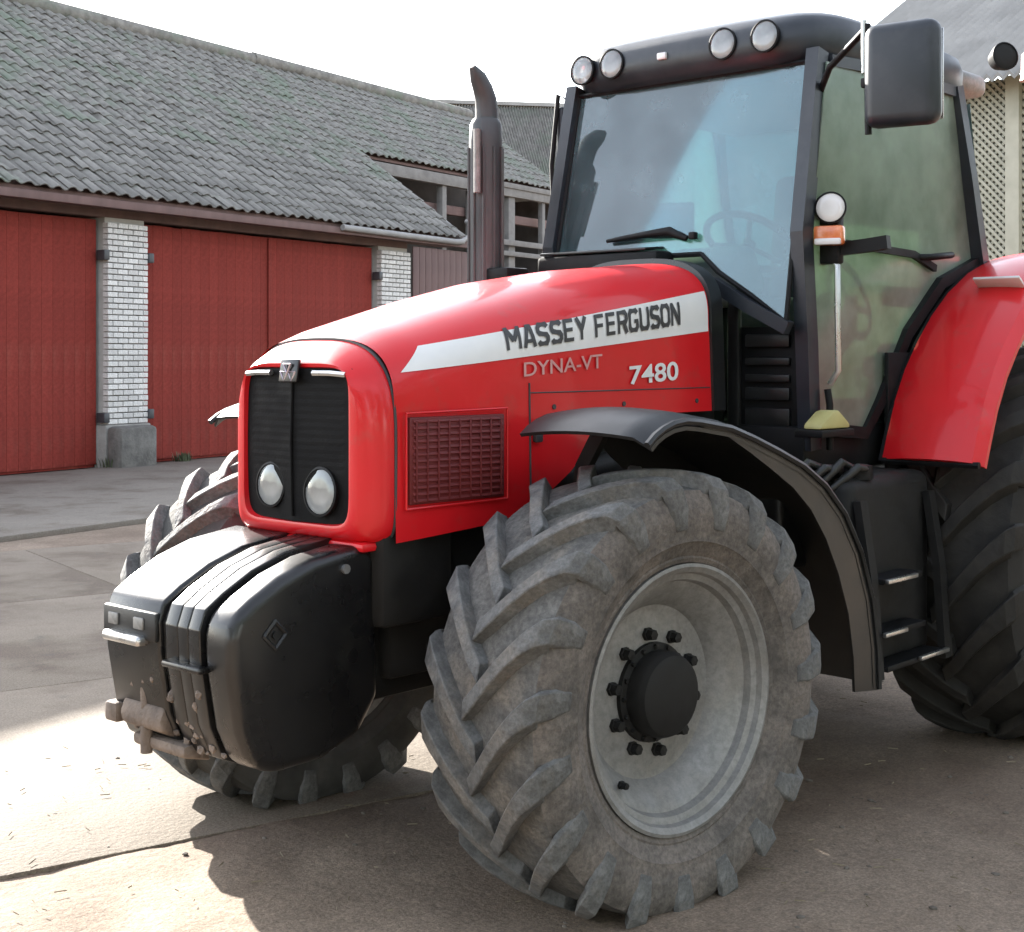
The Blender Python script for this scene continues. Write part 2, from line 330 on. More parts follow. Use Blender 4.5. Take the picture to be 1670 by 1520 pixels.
PIL = [(-6.0, -5.1), (s_at(176, -.16), s_at(242, -.16)), (s_at(622, -.16), s_at(670, -.16))]
brick_me = {}
def brick_mesh(l):
    k = round(l, 3)
    if k not in brick_me: brick_me[k] = box_me('brick', (l, 0.11, 0.068), 0.006, 1)
    return brick_me[k]
for pi, (a, b) in enumerate(PIL):
    pil = wbox('pillar', a+0.012, b-0.012, -0.08, 0.55, -0.2, 3.56, 'mortar', barn, 0)
    wbox('plinth', a-0.05, b+0.05, -0.17, 0.40, -0.25, 0.62, 'plinth', pil, 0.03)
    if pi == 0: continue
    c = 0; z = 0.66
    while z < 3.50:
        L = (b-a)/4 if pi == 1 else (b-a)/4; off = 0 if c % 2 == 0 else -L/2
        x = a+off
        while x < b-0.01:
            l0 = max(x, a); l1 = min(x+L, b)
            if l1-l0 > 0.04:
                o = wbox('brick', l0, l1, -0.16, -0.05, z-.034, z+.034, 'brick_white', pil, me=brick_mesh(l1-l0-0.012))
                o.location += bn*random.uniform(-.006, .006)
            x += L
        z += 0.082; c += 1
    # sides of the pillar: hinge pins
for (s, z) in ((PIL[1][0]-.04, 3.02), (PIL[1][0]-.04, 0.72), (PIL[1][1]+.04, 3.02), (PIL[1][1]+.04, 0.75), (PIL[2][0]-.04, 3.02), (PIL[2][0]-.04, 0.75)):
    wbox('hinge', s-0.05, s+0.05, -0.19, -0.02, z-0.07, z+0.07, 'decal_black', barn, 0.01)
DOORS = [(-5.05, PIL[1][0]-.06), (PIL[1][1]+.06, PIL[2][0]-.06), (-9.5, -6.05)]
board_me = {}
for di, (a, b) in enumerate(DOORS):
    z1 = 3.52
    dr = wbox('door', a, b, 0.046, 0.10, 0.02, z1, 'red_board', barn, 0)
    n = int((b-a)/0.19); bw = (b-a)/n
    for k in range(n):
        key = di
        if key not in board_me: board_me[key] = box_me('board', (bw-0.002, 0.03, z1-0.06), 0.0015, 1)
        o = wbox('board', a+k*bw+.002, a+(k+1)*bw-.002, 0.01+random.uniform(-.0008, .0008), 0.045, 0.06+random.uniform(-.01, .01), z1, 'red_board', dr, me=board_me[key])
    mid = (a+b)/2
    wbox('meeting_strip', mid-.035, mid+.035, -0.02, 0.004, 0.1, 3.5, 'red_board', dr, 0.004)
# roof: plane from eave to ridge
OVER = 0.55; ZE = 3.84; BACK = 5.0; ZR = 7.82
eave0 = -OVER; run = BACK + OVER; rise = ZR - ZE; SL = math.hypot(run, rise); pit = math.atan2(rise, run)
up = (bn*math.cos(pit) + Vector((0, 0, math.sin(pit)))); rn = (-bn*math.sin(pit) + Vector((0, 0, math.cos(pit))))
RS1 = 10.35
def roof_pt(s, q, h=0): return W(s, eave0, ZE) + up*q + rn*h
rc = [roof_pt(S0, 0, -.10), roof_pt(RS1, 0, -.10), roof_pt(RS1, SL, -.10), roof_pt(S0, SL, -.10), W(S0, 2*BACK+OVER, ZE-.1), W(RS1, 2*BACK+OVER, ZE-.1)]
rc2 = [p + Vector((0, 0, 0.05)) for p in rc]
roof = mo('roof', rc+rc2, [(0, 1, 2, 3), (3, 2, 5, 4), (6, 7, 8, 9), (9, 8, 11, 10), (0, 1, 7, 6), (1, 2, 8, 7), (2, 5, 11, 8), (0, 3, 9, 6), (3, 4, 10, 9), (4, 5, 11, 10)], 'dark_wood', barn)
TWD, TLN = 0.235, 0.37; ROW = 0.325
def tile_verts():
    v = []; n = 8
    for yy, lift in ((0, 0.022), (TLN, -0.004)):
        for k in range(n+1):
            t = k/n; h = 0.024*math.sin(2*math.pi*t-0.4) + 0.010
            v.append((t*TWD*1.06, yy, h+lift))
    for k in range(n+1): x, y, h = v[k]; v.append((x, y, h-0.016))
    f = [(k, k+1, n+2+k, n+1+k) for k in range(n)] + [(2*n+2+k, 2*n+3+k, k+1, k) for k in range(n)]
    return v, f
tv, tf = tile_verts(); tile_me = mesh('roof_tile', tv, tf, 50)
TB = Matrix(((dv.x, up.x, rn.x, 0), (dv.y, up.y, rn.y, 0), (dv.z, up.z, rn.z, 0), (0, 0, 0, 1)))
ncol = int((RS1-S0)/TWD); nrow = int(SL/ROW)
rest_v, rest_f = [], []; cnt = 0
c_lo, c_hi = int((-2.0-S0)/TWD), ncol
for rr_ in range(nrow+1):
    for cc in range(ncol):
        s = S0 + cc*TWD; q = rr_*ROW - 0.05
        if q + TLN > SL+.12: continue
        mtx = Matrix.Translation(roof_pt(s+random.uniform(-.008, .008), q+random.uniform(-.015, .015), random.uniform(-.006, .008))) @ TB @ Matrix.Rotation(random.uniform(-.03, .03), 4, 'Z') @ Matrix.Rotation(random.uniform(-.02, .02), 4, 'X')
        if cnt < 300 and -0.3 < s < 10.3 and rr_ < 7:
            o = link('roof_tile', tile_me, 'tile'); o.matrix_basis = mtx; par(o, roof); cnt += 1
        else:
            b0 = len(rest_v); rest_v += [mtx @ Vector(p) for p in tv]; rest_f += [tuple(b0+i for i in g) for g in tf]
me = bpy.data.meshes.new('roof_tiles'); me.from_pydata(rest_v, [], rest_f); me.update(); sm(me, 50)
tag(link('roof_tiles', me, 'tile_far', roof), kind='stuff')
tube('ridge_cap', [roof_pt(S0, SL, .05), roof_pt(RS1, SL, .02)], 0.15, 'tile_far', roof, 8)
wbox('eave_board', S0, RS1, eave0-.02, eave0+.03, ZE-.20, ZE-.09, 'dark_wood', barn, 0.005)
wbox('soffit', S0, RS1, eave0+.03, 0.1, ZE-.16, ZE-.11, 'dark_wood', barn, 0)
strip_tube('verge_board', [roof_pt(RS1+.03, 0, -.1), roof_pt(RS1+.03, (2.0+OVER)/math.cos(pit), -.1)], 0.04, 0.12, 'white_wood', barn)
tube('gutter', [W(6.4, eave0-.07, ZE-.10), W(RS1-.6, eave0-.07, ZE-.12), W(RS1-.35, eave0-.07, ZE-.10)], 0.055, 'white_wood', barn, 8)
tube('downpipe', [W(RS1-.45, eave0-.07, ZE-.12), W(RS1+.45, eave0-.03, ZE+.22), W(RS1+1.0, 0.2, ZE+.42)], 0.05, 'white_wood', barn, 8)
# gable wall of the far end
mo('gable_wall', [W(S1-.05, 0.6, -.2), W(S1-.05, 2*BACK-.2, -.2), W(S1-.05, 2*BACK-.2, ZE), W(S1-.05, BACK, ZR-.25), W(S1-.05, 0.6, ZE+.1),
                  W(S1+.1, 0.6, -.2), W(S1+.1, 2*BACK-.2, -.2), W(S1+.1, 2*BACK-.2, ZE), W(S1+.1, BACK, ZR-.25), W(S1+.1, 0.6, ZE+.1)],
   [(0, 1, 2, 3, 4), (5, 6, 7, 8, 9), (0, 1, 6, 5), (1, 2, 7, 6), (2, 3, 8, 7), (3, 4, 9, 8), (4, 0, 5, 9)], 'mortar', barn)
ap = link('pavement', box_me('pavement', (S1-S0+6, 5.2, 0.10), 0.02), 'apron'); ap.matrix_basis = Matrix.Translation(W(1.5, -2.75, -0.02)) @ BR
tag(ap, kind='structure')

# ------------------------------------------------------------------ open shed wing beyond the barn, far barn behind it
shed = empty('shed', W(14, 2, 0)); tag(shed, 'open timber shed with dark bays and grey posts behind the exhaust pipe', 'shed')
def at(u, v, depth):   # point seen at pixel (u, v) at a given depth, used only to find world positions
    d = Vector((math.cos(YAW), math.sin(YAW), 0)); r = Vector((d.y, -d.x, 0))
    return CAM + d*depth + r*((u-835)/F_PX*depth) + Vector((0, 0, -(v-CV)/F_PX*depth))
WO = 2.0; WZ = ZE + (WO+OVER)*math.tan(pit); q1 = (WO+OVER)/math.cos(pit); WE = 18.6
rv_, rf_ = [], []
for rr_ in range(int((SL-q1)/ROW)+1):
    for cc in range(-1, int((WE-RS1)/TWD)):
        q = q1 + rr_*ROW - .05
        if q+TLN > SL+.12: continue
        mtx = Matrix.Translation(roof_pt(RS1+cc*TWD, q+random.uniform(-.015, .015), random.uniform(-.006, .008))) @ TB @ Matrix.Rotation(random.uniform(-.03, .03), 4, 'Z')
        b0 = len(rv_); rv_ += [mtx @ Vector(p) for p in tv]; rf_ += [tuple(b0+i for i in g) for g in tf]
me = bpy.data.meshes.new('roof_tiles'); me.from_pydata(rv_, [], rf_); me.update(); sm(me, 50)
rb_ = [roof_pt(RS1, q1, -.12), roof_pt(WE, q1, -.12), roof_pt(WE, SL, -.12), roof_pt(RS1, SL, -.12), W(RS1, 2*BACK, ZE-.1), W(WE, 2*BACK, ZE-.1)]; rb2 = [p+Vector((0, 0, .05)) for p in rb_]
sroof = mo('roof', rb_+rb2, [(0, 1, 2, 3), (3, 2, 5, 4), (6, 7, 8, 9), (9, 8, 11, 10), (0, 1, 7, 6), (1, 2, 8, 7), (2, 5, 11, 8), (0, 3, 9, 6), (3, 4, 10, 9), (4, 5, 11, 10)], 'dark_wood', shed)
tag(link('roof_tiles', me, 'tile_far', sroof), kind='stuff')
tube('ridge_cap', [roof_pt(RS1, SL, .05), roof_pt(WE, SL, .02)], 0.15, 'tile_far', sroof, 8)
wbox('eave_beam', RS1, WE, WO-.02, WO+.12, WZ-.38, WZ-.14, 'grey_wood', shed, 0.01)
wbox('tie_beam', RS1-.6, WE, WO+.3, WO+.45, WZ-.95, WZ-.75, 'dark_wood', shed, 0.01)
wbox('back_wall', RS1-1.2, WE, 4.85, 5.0, -.1, ZR-.25, 'inside', shed, 0)
wbox('end_wall', WE-.2, WE, WO+.3, 4.85, -.1, WZ-.2, 'inside', shed, 0)
for u, wd in ((722, .16), (772, .20), (832, .28), (884, .13)):
    s_ = s_at(u, WO+.1); wbox('post', s_-wd/2, s_+wd/2, WO+.05, WO+.05+wd, -0.1, WZ-.38, 'grey_wood', shed, 0.01)
def wz(u, v, off):
    s_ = s_at(u, off); d = (W(s_, off, 0)-CAM).dot(Vector((math.cos(YAW), math.sin(YAW), 0))); return s_, CAM.z + (CV-v)*d/F_PX
for u0, u1, v0, h, mt in ((660, 775, 386, .20, 'grey_wood'), (815, 912, 394, .13, 'grey_wood'), (815, 912, 412, .11, 'grey_wood'), (815, 912, 300, .12, 'grey_wood')):
    s0_, z_ = wz(u0, v0, WO); s1_, _ = wz(u1, v0, WO); wbox('rail', s0_, s1_, WO-.06, WO+.02, z_-h/2, z_+h/2, mt, shed, 0.008)
s0_, z_ = wz(672, 398, WO+.06); s1_, _ = wz(770, 398, WO+.06)
for k in range(10):
    bw_ = (s1_-s0_)/10; wbox('board', s0_+k*bw_, s0_+(k+1)*bw_-.012, WO+.03, WO+.06, 0.1, z_-.05, 'dark_wood', shed, 0.004)
farb = empty('far_barn', at(870, 700, 44)); farb.location.z = 0; tag(farb, 'distant grey roofed barn showing between the exhaust pipe and the cab', 'barn')
sa, sb = at(745, 300, 42), at(1100, 330, 45); ra, rb = at(690, 168, 46.5), at(1090, 180, 49.5)
nseg = 90; tv_, tf_ = [], []
for k in range(nseg*4+1):
    t = k/(nseg*4); h = 0.04*math.sin(2*math.pi*k/4)
    for P0, P1 in ((sa, sb), (ra, rb)): tv_.append(P0.lerp(P1, t) + Vector((0, 0, h)))
n0 = len(tv_); tv_ += [p - Vector((0, 0, 0.04)) for p in tv_]
for k in range(nseg*4):
    i = 2*k; tf_ += [(i, i+2, i+3, i+1), (n0+i, n0+i+1, n0+i+3, n0+i+2), (i, n0+i, n0+i+2, i+2)]
mo('roof', tv_, tf_, 'tile_far', farb, 60)
strip_tube('ridge_cap', [ra+Vector((0, 0, .05)), rb+Vector((0, 0, .05))], 0.3, 0.12, 'pale_roof', farb)
fa, fb = at(760, 330, 43.2), at(1095, 350, 46); bk = Vector((math.cos(YAW), math.sin(YAW), 0))*4
mo('wall', [(fa.x, fa.y, -.1), (fb.x, fb.y, -.1), (fb.x, fb.y, sb.z+.1), (fa.x, fa.y, sa.z+.1), (fa.x+bk.x, fa.y+bk.y, -.1), (fb.x+bk.x, fb.y+bk.y, -.1), (fb.x+bk.x, fb.y+bk.y, sb.z+.1), (fa.x+bk.x, fa.y+bk.y, sa.z+.1)],
   [(0, 1, 2, 3), (4, 5, 6, 7), (0, 1, 5, 4), (1, 2, 6, 5), (2, 3, 7, 6), (3, 0, 4, 7)], 'inside', farb)

# ------------------------------------------------------------------ lattice building on the right
lat = empty('lattice_building', at(1750, 1000, 15)); lat.location.z = 0
tag(lat, 'pale beige building with diagonal lattice wall and light grey roof behind the cab', 'building')
la, lb = at(1330, 400, 17.5), at(1960, 400, 14.0); la.z = lb.z = 0
ld_ = (lb-la).normalized(); ln_ = Vector((ld_.y, -ld_.x, 0));
if (CAM-la).dot(ln_) < 0: ln_ = -ln_
LW = (lb-la).length; LH = 4.6
def LP(s, o, z): return la + ld_*s + ln_*o + Vector((0, 0, z))
def lbox(name, s0, s1, o0, o1, z0, z1, mat):
    v = [LP(s, o, z) for z in (z0, z1) for s, o in ((s0, o0), (s1, o0), (s1, o1), (s0, o1))]
    return mo(name, v, [(0, 1, 2, 3), (4, 5, 6, 7), (0, 1, 5, 4), (1, 2, 6, 5), (2, 3, 7, 6), (3, 0, 4, 7)], mat, lat)
lbox('wall', 0, LW, -0.3, 0, -0.1, LH, 'beige_wall')
sv, sf = [], []
p = 0.085; w_ = 0.030
def slat(s0, z0, s1, z1, o0, o1):
    b0 = len(sv); dx, dz = s1-s0, z1-z0; L = math.hypot(dx, dz); nx_, nz_ = -dz/L*w_/2, dx/L*w_/2
    for o in (o0, o1):
        for (s, z, k) in ((s0, z0, 1), (s1, z1, 1), (s1, z1, -1), (s0, z0, -1)): sv.append(LP(s+nx_*k, o, z+nz_*k))
    sf.extend([tuple(b0+i for i in g) for g in ((0, 1, 2, 3), (4, 5, 6, 7), (0, 1, 5, 4), (1, 2, 6, 5), (2, 3, 7, 6), (3, 0, 4, 7))])
x = -LH
while x < LW:
    a_, b_ = max(0, x), min(LW, x+LH)
    if b_ > a_: slat(a_, a_-x, b_, b_-x, 0.012, 0.035); slat(a_, LH-(a_-x), b_, LH-(b_-x), 0.037, 0.058)
    x += p
me = bpy.data.meshes.new('lattice'); me.from_pydata([tuple(q) for q in sv], [], sf); me.update()
tag(link('lattice', me, 'lattice', lat), kind='stuff')
for s in (1.1, 2.6, 3.45, 5.2): lbox('post', s, s+0.16, 0.06, 0.13, -0.1, LH, 'lattice')
rv, rf = [], []; nn = 160
for k in range(nn+1):
    t = -0.06+1.12*k/nn; h = 0.03*math.sin(2*math.pi*k/4)
    rv += [LP(LW*t, 0.5, LH-.05+h), LP(LW*t, -3.2, LH+2.3+h), LP(LW*t, 0.5, LH-.09+h), LP(LW*t, -3.2, LH+2.26+h)]
for k in range(nn):
    i = 4*k; rf += [(i, i+4, i+5, i+1), (i+2, i+3, i+7, i+6), (i, i+2, i+6, i+4)]
mo('roof', rv, rf, 'pale_roof', lat, 60)

# ------------------------------------------------------------------ tractor
T = empty('tractor'); tag(T, 'large red farm tractor with silver front rims parked in the yard', 'tractor')
# hood surface
ZT = [(-1.10, 1.972), (-0.6, 1.925), (-0.213, 1.868), (0.088, 1.80), (0.467, 1.70), (0.60, 1.652), (0.66, 1.62), (0.72, 1.58)]
ZB = [(-1.10, 1.40), (-0.52, 1.40), (-0.36, 1.34), (-0.2, 1.22), (0.0, 1.11), (0.2, 1.08), (0.66, 1.05)]
WS = [(-1.10, 0.345), (-0.2, 0.37), (0.2, 0.368), (0.45, 0.355), (0.66, 0.338)]; WB = [(-1.10, 0.375), (0.1, 0.378), (0.45, 0.362), (0.66, 0.345)]; NE = 3.0
def hz(x): return interp(x, ZT)
def hy(x, z):
    zt = hz(x); zl = zt-0.24; ws = interp(x, WS); wb = interp(x, WB)
    if z <= zl: return wb+(ws-wb)*(z-1.05)/(zl-1.05)
    return ws*max(0.0, 1-((z-zl)/(zt-zl))**NE)**(1/NE)
def hood_section(x, sc=1.0):
    zt = hz(x); zl = zt-0.24; zb = interp(x, ZB); ws = interp(x, WS); pts = []
    for k in range(7):
        z = zb+(zl-zb)*k/6; pts.append((hy(x, z), z))
    for k in range(1, 15):
        a = math.pi/2*k/14; pts.append((ws*max(0, math.cos(a))**(2/NE), zl+(zt-zl)*math.sin(a)**(2/NE)))
    pts[-1] = (0.0, zt)
    L = [Vector((x, y*sc, z)) for y, z in pts]; R_ = [Vector((x, -y*sc, z)) for y, z in pts[:-1]]
    return L + R_[::-1]
xs = [0.57-k*(1.62/48) for k in range(49)]
hood = loft('hood', [hood_section(x) for x in xs], 'red', T, closed=False, caps=False, smooth=40)
loft('hood_seal', [hood_section(-1.05, 1.0), [Vector((-1.052, p.y*1.03, 1.40+(p.z-1.40)*1.035 if p.z > 1.4 else p.z)) for p in hood_section(-1.05)], [Vector((-1.13, p.y*1.03, 1.40+(p.z-1.40)*1.035)) for p in hood_section(-1.05)], [Vector((-1.16, p.y*0.9, 1.40+(p.z-1.40)*0.95)) for p in hood_section(-1.05)]], 'gloss_black', T, closed=False, caps=False, smooth=30)
# decals that lie on the hood side (left, and mirrored right)
def on_hood(x, z, d, side=1): return Vector((x, side*(hy(x, z)+d), z))
def stripe(side):
    nX, nZ = 40, 8; v = []; f = []
    for i in range(nX+1):
        t = i/nX
        for j in range(nZ+1):
            q = j/nZ
            xf = 0.535-0.095*q; x = xf+(-1.04-xf)*t
            zb_ = 1.558+(1.700-1.558)*(0.535-x)/(0.535+1.04); zt_ = 1.638+(1.852-1.638)*(0.44-x)/(0.44+1.04)
            v.append(on_hood(x, zb_+(zt_-zb_)*q, 0.003, side))
    for i in range(nX):
        for j in range(nZ): k = i*(nZ+1)+j; f.append((k, k+1, k+nZ+2, k+nZ+1))
    o = mo('stripe', v, f, 'white', hood, 40); return o
for s in (1, -1): stripe(s)
def text_mesh(txt, bold=0.0):
    cu = bpy.data.curves.new('txt', 'FONT'); cu.body = txt; cu.size = 1.0; cu.offset = bold; cu.resolution_u = 4
    o = bpy.data.objects.new('txt', cu); COL.objects.link(o); bpy.context.view_layer.update()
    me = bpy.data.meshes.new_from_object(o.evaluated_get(bpy.context.evaluated_depsgraph_get()))
    bpy.data.objects.remove(o); bpy.data.curves.remove(cu)
    bm = bmesh.new(); bm.from_mesh(me); bmesh.ops.remove_doubles(bm, verts=bm.verts, dist=1e-5)
    for k in range(8):
        bmesh.ops.bisect_plane(bm, geom=bm.verts[:]+bm.edges[:]+bm.faces[:], plane_co=(0, 0.03+0.095*k, 0), plane_no=(0, 1, 0))
    bm.to_mesh(me); bm.free()
    c = np.array([v.co[:] for v in me.vertices]); return me, c.min(0), c.max(0)
def hood_text(name, txt, x0, x1, zb0, zb1, h0, h1, mat, bold=0.02, side=1, d=0.006):
    me, lo, hi = text_mesh(txt, bold)
    for v in me.vertices:
        t = (v.co.x-lo[0])/(hi[0]-lo[0]); q = (v.co.y-lo[1])/(hi[1]-lo[1])
        if side < 0: t = 1-t
        x = x0+(x1-x0)*t; z = zb0+(zb1-zb0)*t + q*(h0+(h1-h0)*t)
        v.co = on_hood(x, z, d, side)
    bm = bmesh.new(); bm.from_mesh(me); bm.normal_update()
    bmesh.ops.reverse_faces(bm, faces=[fc for fc in bm.faces if fc.normal.y*side < 0]); bm.to_mesh(me); bm.free()
    return link(name, me, mat, hood)
STROKES = {'M': [[(.09, 0), (.09, 1)], [(.09, .97), (.5, .38)], [(.91, .97), (.5, .38)], [(.91, 0), (.91, 1)]],
 'A': [[(.08, 0), (.42, 1)], [(.92, 0), (.58, 1)], [(.25, .28), (.75, .28)], [(.4, .93), (.6, .93)]],
 'S': [[(.9, .80), (.78, .92), (.24, .92), (.10, .78), (.10, .64), (.22, .54), (.78, .46), (.90, .35), (.90, .22), (.77, .08), (.22, .08), (.10, .20)]],
 'E': [[(.10, 0), (.10, 1)], [(.10, .92), (.88, .92)], [(.10, .52), (.80, .52)], [(.10, .08), (.88, .08)]],
 'F': [[(.10, 0), (.10, 1)], [(.10, .92), (.88, .92)], [(.10, .50), (.80, .50)]],
 'Y': [[(.06, 1), (.5, .45)], [(.94, 1), (.5, .45)], [(.5, .50), (.5, 0)]],
 'R': [[(.10, 0), (.10, 1)], [(.10, .92), (.76, .92), (.89, .80), (.89, .60), (.76, .48), (.10, .48)], [(.58, .48), (.92, 0)]],
 'G': [[(.90, .80), (.77, .92), (.24, .92), (.10, .78), (.10, .22), (.24, .08), (.77, .08), (.90, .20), (.90, .46)], [(.56, .46), (.98, .46)]],
 'U': [[(.10, 1), (.10, .22), (.24, .08), (.76, .08), (.90, .22), (.90, 1)]],
 'O': [[(.10, .5), (.10, .22), (.24, .08), (.76, .08), (.90, .22), (.90, .78), (.76, .92), (.24, .92), (.10, .78), (.10, .5)]],
 'N': [[(.10, 0), (.10, 1)], [(.10, .95), (.90, .05)], [(.90, 0), (.90, 1)]]}
def stroke_text(txt, x0, x1, zb0, zb1, h0, h1, mat, side, sw=0.20):
    adv = [1.0 if c == 'M' else (0.45 if c == ' ' else 0.80) for c in txt]; tot = sum(adv); pos = 0; lay = 0
    for c, a in zip(txt, adv):
        v, f = [], []
        for st in STROKES.get(c, []):
            lay += 1; K = [Vector((px_*0.86*a, py_)) for px_, py_ in st]; P = [K[0]]; L, R_ = [], []
            for p0_, p1_ in zip(K, K[1:]):
                n_ = max(1, int((p1_-p0_).length/0.16)); P += [p0_.lerp(p1_, i/n_) for i in range(1, n_+1)]
            for i, p in enumerate(P):
                d0 = (P[i]-P[i-1]).normalized() if i else (P[1]-P[0]).normalized(); d1 = (P[i+1]-P[i]).normalized() if i < len(P)-1 else d0
                n = Vector((-(d0+d1).y, (d0+d1).x)).normalized(); k = 1/max(0.6, n.dot(Vector((-d0.y, d0.x))))
                hw = (sw*0.5*0.8*abs(n.x) + sw*0.42*abs(n.y))*k; L.append(p+n*hw); R_.append(p-n*hw)
            b0 = len(v)
            for q in [z for pr_ in zip(L, R_) for z in pr_]:
                t = (pos+q.x)/tot
                if side < 0: t = 1-t
                x = x0+(x1-x0)*t; z = zb0+(zb1-zb0)*t+q.y*(h0+(h1-h0)*t); v.append(on_hood(x, z, 0.0055+0.0004*(lay % 4), side))
            f += [(b0+2*i, b0+2*i+1, b0+2*i+3, b0+2*i+2) for i in range(len(P)-1)]
        if v: mo('letter', v, f, mat, hood)
        pos += a
for s in (1, -1):
    stroke_text('MASSEY FERGUSON', 0.105, -0.86, 1.624, 1.722, 0.072, 0.084, 'decal_black', s)
    hood_text('lettering', 'DYNA-VT', 0.03, -0.375, 1.540, 1.566, 0.046, 0.048, 'decal_pale', 0.008, s)
    hood_text('lettering', '7480', -0.53, -0.83, 1.505, 1.518, 0.066, 0.070, 'white', 0.018, s)
# side mesh grille (left and right)
GA = math.atan2(0.024, 0.40)
for s in (1, -1):
    X0, X1, Z0, Z1 = 0.525, 0.135, 1.165, 1.425
    fr = box('side_grille', ((X0+X1)/2, s*0.366, (Z0+Z1)/2), (X0-X1, 0.02, Z1-Z0), 'red_mesh', T, 0.004, (0, 0, -s*GA))
    for k in range(13):
        z = Z0+0.012+(Z1-Z0-.024)*k/12
        box('slat', ((X0+X1)/2, s*0.378, z), (X0-X1-0.02, 0.006, 0.011), 'red_mesh', fr, 0.002, (s*0.35, 0, -s*GA), 1)
    for k in range(9):
        x = X1+(X0-X1)*(k+.5)/9; box('bar', (x, s*(0.382-(x-(X0+X1)/2)*math.tan(GA)), (Z0+Z1)/2), (0.006, 0.004, Z1-Z0-.02), 'red_mesh', fr, 0.001, (0, 0, -s*GA), 1)
    rim_pts = [(X0+.012, Z0-.012), (X0+.012, Z1+.012), (X1-.012, Z1+.018), (X1-.012, Z0-.006)]
    tube('trim', [(x, s*(0.374-(x-(X0+X1)/2)*math.tan(GA)), z) for x, z in rim_pts+rim_pts[:1]], 0.0045, 'red', fr, 6)
# panel seams on the side
for s in (1, -1):
    tube('seam', [on_hood(0.0, z, 0.001, s) for z in (1.12, 1.25, 1.40, 1.52)], 0.004, 'decal_black', hood, 6)
    tube('seam', [on_hood(x, 1.488, 0.0005, s) for x in np.linspace(0.0, -1.04, 14)], 0.0025, 'decal_black', hood, 6)
    for x in (-0.12, -0.5, -0.95): tube('screw', [on_hood(x, 1.44, -0.002, s), on_hood(x, 1.44, 0.004, s)], 0.009, 'decal_black', hood, 8)
    box('latch', (-0.03, s*0.382, 1.345), (0.035, 0.02, 0.035), 'decal_black', hood, 0.006)
# nose
def nose_loop(x, a, zt, zb, n1=3.0, n2=9.0, zc=1.34, M_=64):
    out = []
    for k in range(M_):
        t = 2*math.pi*k/M_; c, s = math.cos(t), math.sin(t); n = n1 if s >= 0 else n2; b = zt-zc if s >= 0 else zc-zb
        y = a*math.copysign(abs(c)**(2/n), c); z = zc+b*math.copysign(abs(s)**(2/n), s); out.append(Vector((x, y, z)))
    return out
NX = 0.0
noseL = [nose_loop(0.560, .346, 1.660, 1.048), nose_loop(0.585, .3465, 1.652, 1.045), nose_loop(0.61, .337, 1.638, 1.047), nose_loop(0.638, .315, 1.618, 1.055, 3.4),
         nose_loop(0.658, .285, 1.600, 1.068, 4), nose_loop(0.667, .262, 1.585, 1.088, 6), nose_loop(0.664, .250, 1.574, 1.100, 8), nose_loop(0.640, .244, 1.566, 1.108, 9)]
nose = loft('nose_panel', noseL, 'red', T, caps=False, smooth=45)
tube('seam', nose_loop(0.566, .346, 1.6605, 1.047) + nose_loop(0.566, .346, 1.6605, 1.047)[:1], 0.006, 'decal_black', nose, 6)
gv_, gf_ = [], []; ny_, nz_ = 24, 40
for j in range(nz_+1):
    for i in range(ny_+1):
        y = -.246+.492*i/ny_; z = 1.104+.466*j/nz_
        x_ = 0.646+0.022*(1-abs(y)/.246)+0.006*math.sin(j/nz_*math.pi)
        if 1 < i < ny_-1 and j % 2 == 0 and j > 13: x_ -= 0.0008
        gv_.append((x_, y, z))
for j in range(nz_):
    for i in range(ny_): k = j*(ny_+1)+i; gf_.append((k, k+1, k+ny_+2, k+ny_+1))
M['grille'] = mat_simple('grille_black', (0.004, 0.004, 0.0045), (0.007, 0.007, 0.0075), 20, (0.6, 0.8), spec=0.12, bmp=0.3, dist=0.004, bscale=120)
grille = mo('front_grille', gv_, gf_, 'grille', T, None)
tube('centre_rib', [(0.672, 0, 1.12), (0.678, 0, 1.34), (0.672, 0, 1.53)], 0.005, 'grille', grille, 6)
for s in (1, -1):
    tube('chrome_trim', [(0.674, s*0.10, 1.556), (0.668, s*0.17, 1.556), (0.662, s*0.235, 1.552)], 0.009, 'chrome', grille, 6)
def lamp(name, c, r, depth, parent, nrm=(1, 0, 0), lens='lamp', body='black'):
    q = Vector((0, 1, 0)).rotation_difference(Vector(nrm)).to_matrix().to_4x4()
    hb = link(name, lathe_me(name, [(-depth, r*.75), (-depth*.2, r*1.06), (0.004, r*1.08), (0.006, r*.98), (-0.012, r*.9)], 28, 30), body)
    hb.matrix_basis = Matrix.Translation(c) @ q; par(hb, parent)
    if lens == 'lamp':
        bo = link('reflector', lathe_me('reflector', [(0.0, r*.98), (-0.014, r*.86), (-0.030, r*.62), (-0.042, r*.34), (-0.046, 0.0001)], 12, None), 'mirror_bowl')
        bo.matrix_basis = Matrix.Translation(c) @ q; par(bo, hb)
        bu = link('bulb', lathe_me('bulb', [(-0.046, r*.16), (-0.02, r*.15), (-0.012, r*.10), (-0.010, 0.0001)], 12, 60), 'lamp_white')
        bu.matrix_basis = Matrix.Translation(c) @ q; par(bu, hb)
    le = link('lens', lathe_me('lens', [(0.001, r*.97), (0.003, r*.93), (0.004, r*.5), (0.0042, 0.0001)], 28, 60), 'clear_lens' if lens == 'lamp' else lens)
    le.matrix_basis = Matrix.Translation(c) @ q; par(le, hb)
    return hb
lamp('headlight', (0.664, -0.113, 1.208), 0.066, 0.05, T, (1, 0, 0.06)); lamp('headlight', (0.664, 0.122, 1.200), 0.070, 0.05, T, (1, 0, 0.06))
